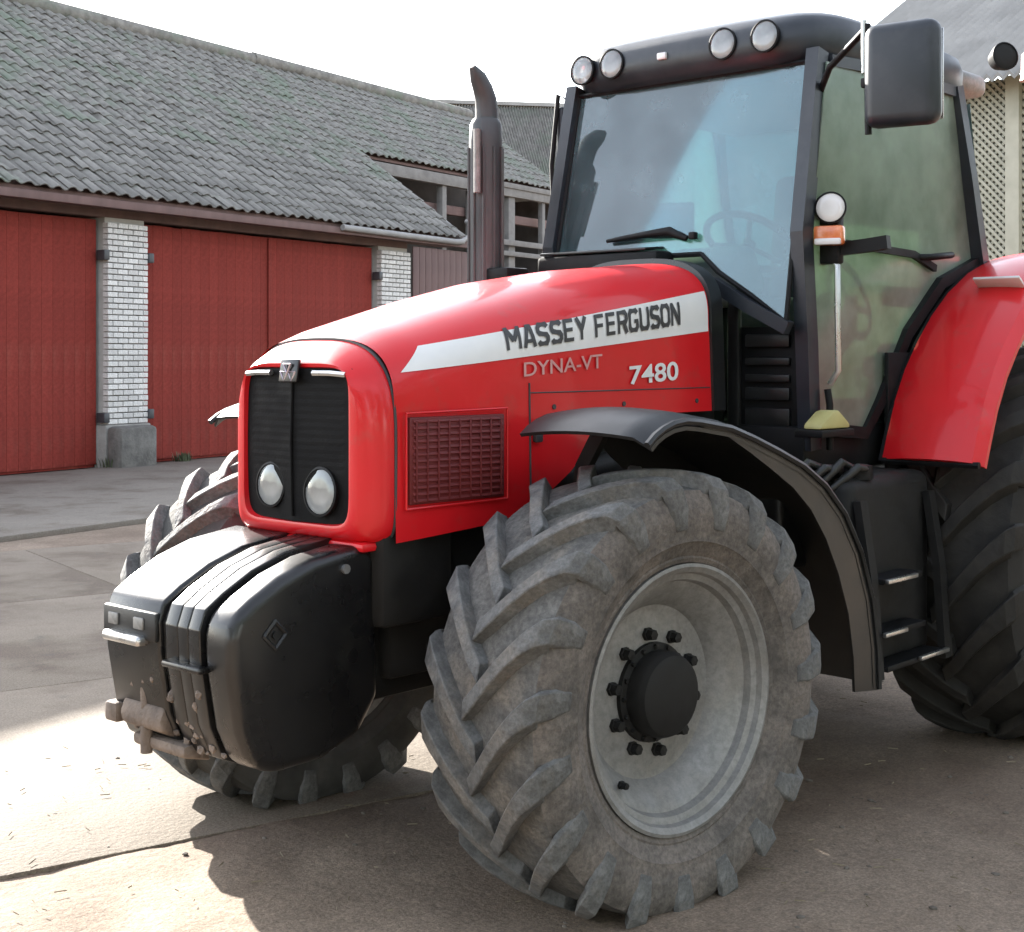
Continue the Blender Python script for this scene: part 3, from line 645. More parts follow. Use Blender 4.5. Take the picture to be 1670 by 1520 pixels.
# emblem: three linked triangles on a small plate
em = box('emblem', (0.682, 0.0, 1.562), (0.012, 0.085, 0.07), 'gloss_black', T, 0.004, (0, -0.15, 0))
for dy, dz in ((-0.018, -0.010), (0.018, -0.010), (0.0, 0.014)):
    ring = [(0.690+0.15*dz, dy+0.019*math.cos(a), 1.560+dz+0.019*math.sin(a)) for a in (math.pi/2+math.pi, math.pi/2+math.pi+2.094, math.pi/2+math.pi+4.189)]
    tube('triangle', ring+ring[:2], 0.0042, 'emblem', em, 6)
# nose bottom bar
box2('nose_bumper', (0.50, -0.30, 1.030), (0.655, 0.30, 1.058), 'red', T, 0.012)

# ---- chassis, engine, axle
box2('engine_block', (-1.25, -0.25, 0.62), (0.50, 0.25, 1.42), 'hub', T, 0.03)
box2('radiator_frame', (0.30, -0.33, 0.80), (0.60, 0.33, 1.30), 'hub', T, 0.03)
box2('front_support', (0.1, -0.20, 0.55), (0.66, 0.20, 0.95), 'hub', T, 0.04)
poly_prism('gearbox', [(-1.25, 0.5), (-2.9, 0.45), (-2.9, 1.1), (-1.25, 1.15)], -0.28, 0.28, 'hub', T, 0.03)
ax = poly_prism('front_axle', [(-0.10, 0.50), (0.10, 0.50), (0.12, 0.60), (0.08, 0.72), (-0.08, 0.72), (-0.12, 0.60)], -0.60, 0.60, 'hub', T, 0.02)
for s in (1, -1):
    tube('steering_cylinder', [(0.16, s*0.18, 0.66), (0.17, s*0.40, 0.64), (0.17, s*0.41, 0.64), (0.15, s*0.60, 0.62)], [0.035, 0.035, 0.016, 0.016], 'chrome' if s < 0 else 'exhaust', ax, 10)
    box('axle_bracket', (0.18, s*0.30, 0.78), (0.12, 0.10, 0.22), 'exhaust', ax, 0.02, (0, 0.5, 0))
tube('rear_axle', [(-2.68, -0.75, 0.79), (-2.68, 0.75, 0.79)], 0.14, 'hub', T, 14)
tube('hydraulic_hose', [(-0.2, 0.27, 1.0), (-0.5, 0.32, 0.9), (-0.9, 0.33, 0.95), (-1.2, 0.30, 1.1)], 0.022, 'black', T, 8)
tube('hydraulic_hose', [(0.35, 0.22, 0.72), (0.25, 0.35, 0.62), (0.10, 0.45, 0.66), (0.0, 0.55, 0.72)], 0.018, 'black', T, 8)
tube('intercooler_pipe', [(0.2, 0.27, 1.22), (-0.2, 0.32, 1.20), (-0.6, 0.32, 1.24), (-1.0, 0.30, 1.28)], 0.05, 'hub', T, 12)

# ---- wheels
R0 = 0.668
CARC = [(0.170, 0.388), (0.196, 0.398), (0.203, 0.412), (0.201, 0.418), (0.212, 0.436), (0.222, 0.458), (0.227, 0.463), (0.226, 0.470), (0.233, 0.50), (0.236, 0.535), (0.229, 0.580), (0.208, 0.611), (0.15, 0.624), (0.0, 0.629)]
prof = CARC + [(-y, r) for y, r in CARC[-2::-1]]
def carc_r(y): return float(np.interp(abs(y), [0, .15, .208, .229, .236], [.629, .624, .611, .580, .535]))
tyre_me = lathe_me('tyre', prof, 72, 40); tyre_me.materials.append(M['sidewall']); tyre_me.materials.append(M['groove'])
for p_ in tyre_me.polygons:
    if abs(p_.center.y) < 0.2 and math.hypot(p_.center.x, p_.center.z) > 0.59: p_.material_index = 1
NL = 19
def lug_mesh(side):
    st = [(-0.026, -0.03, .036, .027), (0.03, 0.055, .036, .028), (0.08, 0.145, .038, .029), (0.13, 0.23, .040, .031), (0.175, 0.30, .043, .034), (0.212, 0.35, .046, .037), (0.232, 0.378, .045, .036), (0.241, 0.395, .042, .033), (0.237, 0.408, .032, .022)]
    tops = [R0-.006, R0-.001, R0, R0-.001, R0-.004, R0-.013, R0-.044, R0-.100, R0-.165]
    v = []
    for (y, dth, wb_, wt_), rt in zip(st, tops):
        rb_ = min(carc_r(y), rt-0.004) - 0.012
        if y > 0.23: rb_ = rt-0.01
        for r, hw in ((rb_, wb_), (rt, wt_)):
            for sg in (-1, 1):
                th = dth+sg*hw/r
                yy = y if not (y > 0.22 and r == rb_) else y-0.012
                v.append((r*math.cos(th), side*yy, r*math.sin(th)))
    f = []
    for i in range(len(st)-1):
        a = 4*i; b = a+4
        f += [(a+2, a+3, b+3, b+2), (a, a+2, b+2, b), (a+3, a+1, b+1, b+3), (a+1, a, b, b+1)]
    f += [(0, 1, 3, 2), (4*(len(st)-1), 4*(len(st)-1)+2, 4*(len(st)-1)+3, 4*(len(st)-1)+1)]
    bm = bmesh.new(); me = mesh('lug', v, f); bm.from_mesh(me)
    bmesh.ops.bevel(bm, geom=[e for e in bm.edges if e.calc_face_angle(0) > 0.7], offset=0.0028, segments=1, affect='EDGES'); bm.to_mesh(me); bm.free()
    sm(me, 22); return me
lug_me = {s: lug_mesh(s) for s in (1, -1)}
def rim_mesh(s):
    pr = [(-0.19, .392), (-0.19, .37), (0.0, .30), (0.03, .262), (0.055, .252), (0.058, .235), (0.075, .20), (0.078, .12), (0.088, .235), (0.075, .252), (0.082, .262), (0.150, .330), (0.160, .345), (0.178, .352), (0.186, .368), (0.198, .374), (0.208, .388), (0.205, .396), (0.193, .394)]
    pr = [(-0.19, .394), (-0.185, .372), (0.02, .290), (0.055, .258), (0.058, .11), (0.070, .11), (0.072, .205), (0.064, .236), (0.067, .258), (0.082, .268), (0.140, .318), (0.150, .338), (0.172, .346), (0.180, .364), (0.196, .370), (0.207, .386), (0.204, .396), (0.190, .394)]
    return lathe_me('rim', [(s*y, r) for y, r in pr], 72, 32)
def hub_mesh(s):
    pr = [(0.05, .150), (0.085, .148), (0.090, .128), (0.128, .128), (0.140, .124), (0.154, .118), (0.160, .108), (0.162, .02), (0.162, .0001)]
    return lathe_me('hub', [(s*y, r) for y, r in pr], 36, 32)
bolt_me = lathe_me('bolt', [(0, .021), (0.012, .021), (0.013, .017), (0.034, .016), (0.036, .0001)], 6, 20)
rims = {s: rim_mesh(s) for s in (1, -1)}; hubs = {s: hub_mesh(s) for s in (1, -1)}
def shaded_copy(me):
    m2 = me.copy(); m2.materials.clear(); m2.materials.append(M['shaded_rubber']); return m2
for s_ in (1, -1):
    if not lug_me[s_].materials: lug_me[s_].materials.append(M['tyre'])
tyre_shaded = shaded_copy(tyre_me); lug_shaded = {s_: shaded_copy(lug_me[s_]) for s_ in (1, -1)}
M['half_shaded_rubber'] = mat_simple('half_shaded_rubber', (0.035, 0.034, 0.032), (0.085, 0.082, 0.077), 8, (0.7, 0.95), bmp=0.5, dist=0.008, spec=0.35, dust=((0.12, 0.105, 0.09), 4, 0.58, 0.85))  # far front tyre: same dusty rubber, its deep shade darkened into the colour
def half_shaded_copy(me):
    m2 = me.copy(); m2.materials.clear(); m2.materials.append(M['half_shaded_rubber']); return m2
tyre_half_shaded = half_shaded_copy(tyre_me)
def wheel(name, c, side, steer, scale, spin):
    tm, lm = (tyre_shaded, lug_shaded) if name == 'rear_wheel' else ((tyre_me, lug_me) if side > 0 else (tyre_half_shaded, lug_me))
    wroot = empty(name, c, None); wroot.rotation_euler = (0, 0, steer); wroot.scale = (scale,)*3; par(wroot, T)
    def kid(nm, me, mat, loc=(0, 0, 0), rot=None):
        o = bpy.data.objects.new(nm, me); COL.objects.link(o)
        if not me.materials: me.materials.append(M[mat])
        o.parent = wroot; o.location = loc
        if rot is not None: o.rotation_euler = rot
        return o
    kid('tyre', tm, 'sidewall'); kid('rim', rims[side], 'rim'); kid('hub', hubs[side], 'hub')
    for k in range(10):
        a = 2*math.pi*k/10+.2; kid('bolt', bolt_me, 'hub', (0.176*math.cos(a), side*0.070, 0.176*math.sin(a)), (0 if side > 0 else math.pi, 0, 0))
    for k in range(NL):
        for s in (1, -1):
            a = 2*math.pi*(k + (0.5 if s < 0 else 0))/NL + spin
            kid('lug', lm[s], 'tyre', rot=(0, -a, 0))
    for k in range(16):
        a = 2*math.pi*k/16; kid('hub_screw', bolt_me, 'hub', (0.138*math.cos(a), side*0.080, 0.138*math.sin(a)), (0 if side > 0 else math.pi, 0, 0)).scale = (.45, .5, .45)
    kid('valve', bolt_me, 'hub', (0.20, side*0.135, -0.225), None).scale = (.6, .8, .6)
    return wroot
STEER = -0.10; ZC = 0.604
wheel('front_wheel', (0, 0.793, ZC), 1, STEER, 1.0, 0.08)
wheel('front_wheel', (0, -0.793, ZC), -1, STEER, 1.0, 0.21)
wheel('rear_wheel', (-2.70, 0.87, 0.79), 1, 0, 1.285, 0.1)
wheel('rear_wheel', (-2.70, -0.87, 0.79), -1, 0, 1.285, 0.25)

# ---- fenders
FP = [(0.235, 1.372), (0.20, 1.396), (0.16, 1.414), (0.11, 1.428), (0.05, 1.434), (-0.02, 1.428), (-0.18, 1.405), (-0.31, 1.368), (-0.45, 1.322), (-0.60, 1.268), (-0.74, 1.195), (-0.87, 1.09), (-0.98, 0.95), (-1.06, 0.78), (-1.10, 0.60), (-1.11, 0.46)]
for s in (1, -1):
    fe = sheet('front_fender', FP, s*0.54, s*1.02, 0.012, 'fender', T, lip=0.03, crown=0.02, ny=10)
    tube('edge_bead', [(x, s*1.02, z-.015) for x, z in FP], 0.011, 'fender', fe, 6)
    poly_prism('inner_liner', [(x, z-.014) for x, z in FP[5:]] + [(-0.80, 0.46), (-0.72, 0.80), (-0.52, 1.08), (-0.2, 1.28)], s*0.545, s*0.555, 'hub', fe)
    kk = [max(0.85, 0.995-0.022*i) for i in range(len(FP[5:]))]; inn = [(x*k, 0.60+(z-0.60)*k) for (x, z), k in zip(FP[5:], kk)]
    poly_prism('skirt', [(x, z-.02) for x, z in FP[5:]] + [(x, z-.02) for x, z in inn[::-1]], s*1.008, s*1.018, 'fender', fe)
    strip_tube('bracket', [(-0.12, s*0.45, 0.9), (-0.12, s*0.50, 1.25), (-0.12, s*0.60, 1.41)], 0.05, 0.03, 'hub', fe)
RP = [(-1.762, 1.195), (-1.80, 1.28), (-1.87, 1.42), (-1.96, 1.55), (-2.07, 1.665), (-2.2, 1.775), (-2.36, 1.88), (-2.55, 1.97), (-2.75, 2.03), (-3.0, 2.05), (-3.25, 2.0)]
for s in (1, -1):
    rf2 = sheet('rear_fender', RP, s*0.685, s*1.10, 0.02, 'red', T, lip=0.03, crown=0.03, ny=12)
    tube('inner_seal', [(x-0.01, s*0.68, z-.01) for x, z in RP], 0.016, 'black', rf2, 6)
    box2('inner_panel', (-3.2, s*0.66-.01, 1.15), (-1.85, s*0.66+.01, 1.62), 'black', rf2, 0.004)
    tube('lower_edge', [(-1.765, s*0.69, 1.19), (-1.765, s*1.09, 1.19)], 0.014, 'black', rf2, 6)
box('reflector', (-2.32, 0.93, 1.905), (0.10, 0.20, 0.012), 'lamp_white', T, 0.004, (0, -0.55, 0))

# ---- tank, steps and side gear
tank = box2('fuel_tank', (-1.84, 0.42, 0.44), (-1.20, 0.86, 1.16), 'hub', T, 0.05, 4)
tube('filler_cap', [(-1.35, 0.80, 1.15), (-1.35, 0.80, 1.20)], 0.06, 'black', tank, 16)
box2('sun_block_box', (-2.0, -0.94, 0.36), (-1.16, -0.42, 1.10), 'black', T, 0.04, 3)  # unseen box added to stop sunlight passing under the tractor
steps = empty('boarding_steps', (-1.45, 0.98, 0.4), T)
for z, xa, xb in ((0.79, -1.27, -1.57), (0.60, -1.27, -1.60), (0.47, -1.30, -1.76)):
    box2('tread', (xb, 0.865, z-.012), (xa, 0.955, z+.010), 'black', steps, 0.004)
for z, xa, xb in ((0.79, -1.27, -1.50), (0.60, -1.25, -1.42), (0.475, -1.53, -1.76)):
    box2('tread_edge', (xb, 0.958, z-.006), (xa, 0.975, z+.010), 'chrome', steps, 0.003)
for x in (-1.24, -1.78): strip_tube('side_rail', [(x, 0.875, 1.08), (x, 0.92, 0.80), (x, 0.945, 0.44)], 0.03, 0.05, 'hub', steps)
bb = box2('battery_box', (-1.14, 0.40, 0.85), (-0.86, 0.78, 1.14), 'fender', T, 0.03, 3)
for k in range(5): tube('hydraulic_hose', [(-1.0-.05*k, 0.62+.04*k, 1.12), (-1.06-.05*k, 0.70+.04*k, 1.20+0.02*(k % 2)), (-1.16-.05*k, 0.72+.03*k, 1.19), (-1.22-.04*k, 0.70, 1.10)], 0.017, 'fender', T, 8)

# ---- cab
cab = empty('cab', (-2.0, 0, 1.2), T)
AT, AB = -1.405, -1.27
def frontx(z): return AB+(AT-AB)*(z-2.07)/(2.742-2.07)
box2('floor', (-2.75, -0.62, 1.16), (-1.28, 0.62, 1.34), 'black', cab, 0.02)
for s in (1, -1):
    strip_tube('front_pillar', [(frontx(2.78), s*0.600, 2.78), (frontx(2.07), s*0.615, 2.07), (-1.30, s*0.62, 1.65), (-1.33, s*0.615, 1.25)], 0.055, 0.075, 'blue_black', cab)
    strip_tube('rear_pillar', [(-2.53, s*0.63, 2.79), (-2.62, s*0.655, 2.4), (-2.74, s*0.665, 1.95)], 0.06, 0.06, 'blue_black', cab)
    strip_tube('door_frame', [(frontx(2.74)-.055, s*0.625, 2.745), (-1.9, s*0.645, 2.765), (-2.50, s*0.64, 2.765)], 0.03, 0.045, 'blue_black', cab)
    # fender-line sill under the side glass
    strip_tube('door_sill', [(-1.36, s*0.635, 1.33), (-1.70, s*0.64, 1.30), (-1.82, s*0.645, 1.42), (-2.05, s*0.65, 1.70), (-2.35, s*0.655, 1.92), (-2.72, s*0.66, 2.03)], 0.03, 0.05, 'black', cab)
    gp = [(-1.42, 2.735), (-2.50, 2.75), (-2.60, 2.4), (-2.70, 2.04), (-2.35, 1.93), (-2.05, 1.71), (-1.82, 1.43), (-1.70, 1.31), (-1.36, 1.34), (-1.31, 1.65), (-1.30, 2.07)]
    poly_prism('side_glass', gp, s*0.632, s*0.638, 'side_glass', cab)
    strip_tube('door_rail', [(-1.40, s*0.648, 2.045), (-1.7, s*0.65, 2.04), (-2.1, s*0.652, 2.03), (-2.3, s*0.652, 1.98)], 0.018, 0.03, 'black', cab)
tube('door_handle', [(-2.15, 0.655, 2.02), (-2.18, 0.69, 2.02), (-2.38, 0.69, 2.04), (-2.41, 0.655, 2.04)], 0.014, 'black', cab, 8)
# windshield: follows the cut-out round the hood
wo = [(-0.575, 2.742), (0.575, 2.742), (0.585, 2.07), (0.59, 1.74), (0.42, 1.84), (0.26, 1.935), (0.17, 2.01), (-0.17, 2.01), (-0.26, 1.935), (-0.42, 1.84), (-0.59, 1.74), (-0.585, 2.07)]
wv = [Vector((frontx(z), y, z)) for y, z in wo]; wv += [p - Vector((0.006, 0, 0)) for p in wv]; nw = len(wo)
wf = [tuple(range(nw)), tuple(range(nw, 2*nw))[::-1]] + [(i, (i+1) % nw, nw+(i+1) % nw, nw+i) for i in range(nw)]
ws_ = mo('windshield', wv, wf, 'windshield', cab)
tube('seal', [p + Vector((0.002, 0, 0)) for p in wv[:nw]] + [wv[0]], 0.011, 'black', ws_, 6)
strip_tube('lower_rail', [Vector((frontx(1.74), y, z)) + Vector((0.0, 0, -.02)) for y, z in ((0.60, 1.73), (0.42, 1.82), (0.26, 1.91))], 0.04, 0.05, 'blue_black', ws_)
tube('wiper', [(frontx(2.1)+.02, 0.10, 2.075), (frontx(2.1)+.028, 0.02, 2.108), (frontx(2.1)+.03, -0.12, 2.10), (frontx(2.1)+.028, -0.30, 2.085)], [0.012, 0.020, 0.014, 0.008], 'black', ws_, 8)
box('wiper_knob', (frontx(2.1)+.02, 0.13, 2.085), (0.03, 0.03, 0.03), 'black', ws_, 0.006)
cowl = box2('cowl', (-1.27, -0.60, 1.93), (-1.14, 0.035, 2.028), 'black', T, 0.02)
box('cowl_top', (-1.205, -0.30, 2.04), (0.13, 0.56, 0.012), 'gloss_black', cowl, 0.005, (0, 0.08, 0))
# lower front corner panels with louvres
for s in (1, -1):
    lp = box2('corner_panel', (-1.345, min(s*.25, s*.60), 1.20), (-1.315, max(s*.25, s*.60), 1.72), 'black', cab, 0.006)
    box2('upright', (-1.312, min(s*.27, s*.325), 1.25), (-1.285, max(s*.27, s*.325), 1.87), 'fender', lp, 0.008)
    for z, h in ((1.665, .05), (1.585, .03), (1.52, .03), (1.46, .05), (1.37, .07)):
        box2('louvre', (-1.314, min(s*.345, s*.545), z-h/2), (-1.296, max(s*.345, s*.545), z+h/2), 'fender', lp, 0.006)
# roof
def rloop(z, hx_, hy_, cx_, n=6, M_=56):
    out = []
    for k in range(M_):
        t = 2*math.pi*k/M_; c, s = math.cos(t), math.sin(t)
        out.append(Vector((cx_+hx_*math.copysign(abs(c)**(2/n), c), hy_*math.copysign(abs(s)**(2/n), s), z)))
    return out
rfo = loft('cab_roof', [rloop(2.742, .68, .60, -2.06), rloop(2.755, .71, .625, -2.06), rloop(2.80, .735, .645, -2.06), rloop(2.875, .735, .65, -2.06), rloop(2.925, .705, .635, -2.07), rloop(2.958, .64, .585, -2.08), rloop(2.972, .45, .42, -2.08)], 'blue_black', cab, smooth=50)
for y, z in ((-0.495, 2.835), (-0.335, 2.842), (0.225, 2.846), (0.42, 2.848)):
    lamp('work_light', (-1.322, y, z), 0.060, 0.05, cab, (1, 0, 0.02))
box('marker_light', (-1.322, -0.07, 2.838), (0.02, 0.045, 0.03), 'lamp_white', cab, 0.006)
box2('roof_rear_cap', (-2.95, -0.60, 2.80), (-2.62, 0.60, 2.905), 'rim', cab, 0.04, 3)
lamp('rear_work_light', (-2.86, 0.72, 2.965), 0.06, 0.07, cab, (0.55, 0.8, 0.1), 'hub')
tube('beacon', [(-2.98, 0.80, 2.86), (-2.98, 0.80, 2.88), (-2.98, 0.80, 2.98), (-2.98, 0.80, 3.0)], [0.06, 0.055, 0.052, 0.03], 'orange', cab, 18)
# mirrors
def mirror(s):
    mr = empty('mirror', (-1.22, s*1.06, 2.6), cab)
    hs = box('mirror_housing', (-1.21, s*1.06, 2.60), (0.10, 0.27, 0.37), 'blue_black', None, 0.045, (0, 0, 0.15*s), 4); par(hs, mr)
    gl = box('mirror_glass', (-1.266, s*1.068, 2.60), (0.006, 0.22, 0.32), 'chrome', None, 0.002, (0, 0, 0.15*s), 1); par(gl, mr)
    tube('arm', [(-1.40, s*0.62, 2.62), (-1.33, s*0.70, 2.69), (-1.24, s*0.90, 2.79), (-1.20, s*0.925, 2.795), (-1.20, s*0.93, 2.40)], 0.013, 'black', mr, 8)
    tube('arm_highlight_tube', [(-1.195, s*0.915, 2.81), (-1.195, s*0.915, 2.62)], 0.010, 'chrome', mr, 8)
    box('clamp', (-1.2, s*0.93, 2.585), (0.03, 0.05, 0.035), 'black', mr, 0.006)
mirror(1); 
mm = empty('mirror', (-1.40, -0.72, 2.6), cab)
hs = box('mirror_housing', (-1.42, -0.68, 2.58), (0.07, 0.04, 0.26), 'blue_black', mm, 0.015, None, 3)
tube('arm', [(-1.42, -0.62, 2.72), (-1.38, -0.68, 2.76), (-1.36, -0.70, 2.45), (-1.36, -0.68, 2.05)], 0.011, 'black', mm, 8)
# indicator cluster on the pillar
box('lamp_bracket', (-1.39, 0.665, 2.055), (0.05, 0.10, 0.20), 'black', cab, 0.01)
sl = lamp('side_lamp', (-1.345, 0.695, 2.165), 0.056, 0.06, cab, (1, 0.35, 0.05), 'lamp_white')
tl_ = box('turn_signal', (-1.345, 0.69, 2.06), (0.05, 0.115, 0.075), 'orange', cab, 0.012, (0, 0, .3))
box('lens_band', (-1.335, 0.692, 2.036), (0.05, 0.10, 0.025), 'lamp_white', tl_, 0.006, (0, 0, .3))
strip_tube('lamp_arm', [(-1.40, 0.68, 2.01), (-1.42, 0.80, 2.02), (-1.43, 0.89, 2.03)], 0.04, 0.05, 'black', cab)
tube('hand_rail', [(-1.385, 0.665, 1.98), (-1.385, 0.70, 1.95), (-1.385, 0.705, 1.55), (-1.385, 0.67, 1.50)], 0.012, 'chrome', cab, 8)
tube('hand_rail', [(-1.375, 0.665, 1.48), (-1.375, 0.675, 1.42), (-1.375, 0.675, 1.25)], 0.014, 'black', cab, 8)
# interior
seat = empty('driver_seat', (-2.2, 0, 1.34), cab)
box2('seat_cushion', (-2.40, -0.25, 1.72), (-1.92, 0.25, 1.86), 'seat', seat, 0.05, 3)
box('backrest', (-2.46, 0, 2.15), (0.14, 0.48, 0.62), 'seat', seat, 0.06, (0, -0.12, 0), 4)
box2('seat_base', (-2.35, -0.18, 1.34), (-2.0, 0.18, 1.72), 'black', seat, 0.03)
box('headrest', (-2.50, 0, 2.53), (0.09, 0.26, 0.16), 'seat', seat, 0.035, None, 3)
for s in (1, -1): box2('armrest', (-2.35, s*0.30-.04, 1.98), (-1.95, s*0.30+.04, 2.04), 'interior', seat, 0.02, 3)
stw = empty('steering_wheel', (-1.72, 0.05, 2.0), cab)
sc_ = Matrix.Translation((-1.74, 0.08, 2.09)) @ Matrix.Rotation(math.radians(-35), 4, 'Y')
tube('wheel_ring', [sc_ @ Vector((0.19*math.cos(a), 0.19*math.sin(a), 0)) for a in np.linspace(0, 2*math.pi, 33)], 0.016, 'black', stw, 8)
for a in (0.5, 2.6, 4.7): tube('spoke', [sc_ @ Vector((0.02*math.cos(a), 0.02*math.sin(a), -.02)), sc_ @ Vector((0.19*math.cos(a), 0.19*math.sin(a), 0))], 0.012, 'interior', stw, 6)
tube('column', [sc_ @ Vector((0, 0, 0)), (-1.55, 0.06, 1.75), (-1.45, 0.04, 1.34)], [0.03, 0.05, 0.09], 'black', stw, 12)
box('dashboard', (-1.50, 0.04, 1.93), (0.20, 0.42, 0.22), 'interior', cab, 0.05, (0, 0.5, 0), 3)
box2('side_console', (-2.55, -0.58, 1.34), (-1.75, -0.33, 1.92), 'interior', cab, 0.05, 3)
box2('headliner', (-2.70, -0.57, 2.70), (-1.46, 0.57, 2.74), 'interior', cab, 0.01)
box2('rear_wall', (-2.78, -0.62, 1.3), (-2.72, 0.62, 2.0), 'black', cab, 0.01)
poly_prism('rear_glass', [(-2.755, 2.0), (-2.749, 2.0), (-2.60, 2.72), (-2.606, 2.72)], -0.67, 0.67, 'rear_glass', cab)
for s in (1, -1): box2('side_wall', (-2.72, s*0.615-.012, 1.33), (-1.95, s*0.615+.012, 1.90 if s < 0 else 1.62), 'interior', cab, 0.006)
for k in range(3): tube('lever', [(-1.95-.1*k, -0.42, 1.90), (-1.93-.1*k, -0.42, 2.06)], [.008, .014], 'black', cab, 8)
box('control_screen', (-1.85, -0.40, 2.22), (0.04, 0.2, 0.16), 'black', cab, 0.01, (0, 0, .4))

# ---- exhaust
ex = empty('exhaust', (-1.04, -0.80, 1.35), T)
tube('heat_shield', [(-1.04, -0.80, 1.40), (-1.04, -0.80, 2.52), (-1.04, -0.80, 2.60), (-1.04, -0.80, 2.625)], [0.072, 0.072, 0.069, 0.055], 'exhaust', ex, 24)
for a in range(10):
    th = 2*math.pi*a/10
    tube('shield_rib', [(-1.04+0.0735*math.cos(th), -.80+0.0735*math.sin(th), 1.5), (-1.04+0.0735*math.cos(th), -.80+0.0735*math.sin(th), 2.5)], 0.007, 'exhaust', ex, 6)
tube('tail_pipe', [(-1.045, -0.80, 2.60), (-1.045, -0.80, 2.66), (-1.04, -0.80, 2.71), (-1.02, -0.80, 2.755), (-0.99, -0.80, 2.80), (-0.955, -0.80, 2.84)], [0.050, 0.049, 0.047, 0.043, 0.036, 0.014], 'exhaust', ex, 18)
tube('air_pipe', [(-0.955, -0.77, 2.30), (-0.955, -0.77, 2.45), (-0.955, -0.77, 2.57)], 0.015, 'rim', ex, 10)
box('mount', (-1.06, -0.70, 1.95), (0.14, 0.14, 0.06), 'black', ex, 0.01)

# ------------------------------------------------------------------ front ballast
fw = empty('ballast_weight', (0.88, 0, 0.45)); tag(fw, 'black ballast weight block hung on the front of the red tractor', 'ballast weight')
WPF = [(1.14, 0.85), (1.12, 0.905), (1.06, 0.945), (0.96, 0.998), (0.84, 1.038), (0.66, 1.064), (0.60, 1.03), (0.585, 0.60), (0.66, 0.50), (0.80, 0.45), (0.98, 0.445), (1.06, 0.48), (1.105, 0.58), (1.135, 0.75)]
ys = [-0.325, -0.046, -0.0455, -0.045, -0.014, 0.045, 0.095, 0.15]
for k in range(7):
    if k in (1, 2): continue
    a_, b_ = ys[k]+.0008, ys[k+1]-.0008
    g = 0.0 if k != 3 else -0.014
    pfl = [(x+(g if x > 0.9 else 0), z+(g if z > 0.9 else 0)) for x, z in WPF]
    poly_prism('weight_plate', pfl, a_, b_, 'weight', fw, 0.012 if k == 0 else 0.004, 3)
side = poly_prism('side_cheek', [(0.60+(x-0.60)*0.985+.004, 0.46+(z-0.46)*0.985) for x, z in WPF], 0.1515, 0.285, 'weight', fw, 0.034, 5)
em2 = [(0.985+0.038*math.cos(a), 0.284, 0.835+0.038*math.sin(a)) for a in (0, math.pi/2, math.pi, 3*math.pi/2)]
tube('side_emblem', em2+em2[:2], 0.009, 'fender', fw, 6)
tube('bolt', [(0.985, 0.28, 0.835), (0.985, 0.292, 0.835)], 0.012, 'fender', fw, 10)
tube('bolt', [(0.73, 0.28, 0.99), (0.73, 0.295, 0.99)], 0.014, 'chrome', fw, 10)
fp = box2('front_plate', (1.125, -0.32, 0.79), (1.148, -0.05, 0.875), 'fender', fw, 0.008)
for y in (-0.26, -0.13): box('slot', (1.150, y, 0.838), (0.008, 0.05, 0.035), 'rim', fp, 0.004)
box2('hand_grip', (1.12, -0.29, 0.775), (1.175, -0.10, 0.805), 'chrome', fw, 0.012, 3)
box2('hand_grip', (1.12, 0.0, 0.735), (1.165, 0.18, 0.755), 'weight', fw, 0.008)
hk = poly_prism('hitch_jaw', [(1.05, 0.60), (1.11, 0.60), (1.125, 0.56), (1.12, 0.53), (1.06, 0.50)], -0.27, -0.06, 'rust', fw, 0.012)
poly_prism('hitch_jaw', [(1.03, 0.50), (1.10, 0.50), (1.10, 0.465), (1.0, 0.44)], -0.24, 0.02, 'rust', fw, 0.012)
tube('hitch_pin', [(1.10, -0.165, 0.63), (1.10, -0.165, 0.45)], 0.018, 'rust', hk, 10)
box2('lug_block', (1.08, -0.345, 0.52), (1.13, -0.28, 0.58), 'rust', fw, 0.012)
cl = []
for k in range(40):   # caked mud lumps on the lower front
    o = bmesh.new(); bmesh.ops.create_icosphere(o, subdivisions=1, radius=random.uniform(.006, .017))
    yy = random.uniform(-0.28, 0.18); zz = random.uniform(0.47, 0.68)
    for v in o.verts: v.co = Vector((1.07+0.28*(zz-.5), yy, zz)) + Vector((v.co.x*.8, v.co.y*random.uniform(.7, 1.6), v.co.z*random.uniform(.7, 1.6)))
    b0 = sum(len(a) for a, _ in cl); cl.append(([tuple(v.co) for v in o.verts], [tuple(b0+v.index for v in f.verts) for f in o.faces])); o.free()
tag(mo('caked_mud', [p for a, _ in cl for p in a], [g for _, b in cl for g in b], 'rust', fw), kind='stuff')

fw.location.x -= 0.02
# ------------------------------------------------------------------ wheel chock
ch = poly_prism('wheel_chock', [(-1.20, 1.335), (-1.42, 1.335), (-1.41, 1.355), (-1.33, 1.405), (-1.29, 1.40), (-1.21, 1.355)], 0.66, 0.74, 'yellow', None, 0.01)
tag(ch, 'small pale yellow wheel chock wedged at the foot of the cab door', 'wheel chock')
box2('chock_holder', (-1.43, 0.63, 1.305), (-1.19, 0.75, 1.333), 'black', T, 0.006)

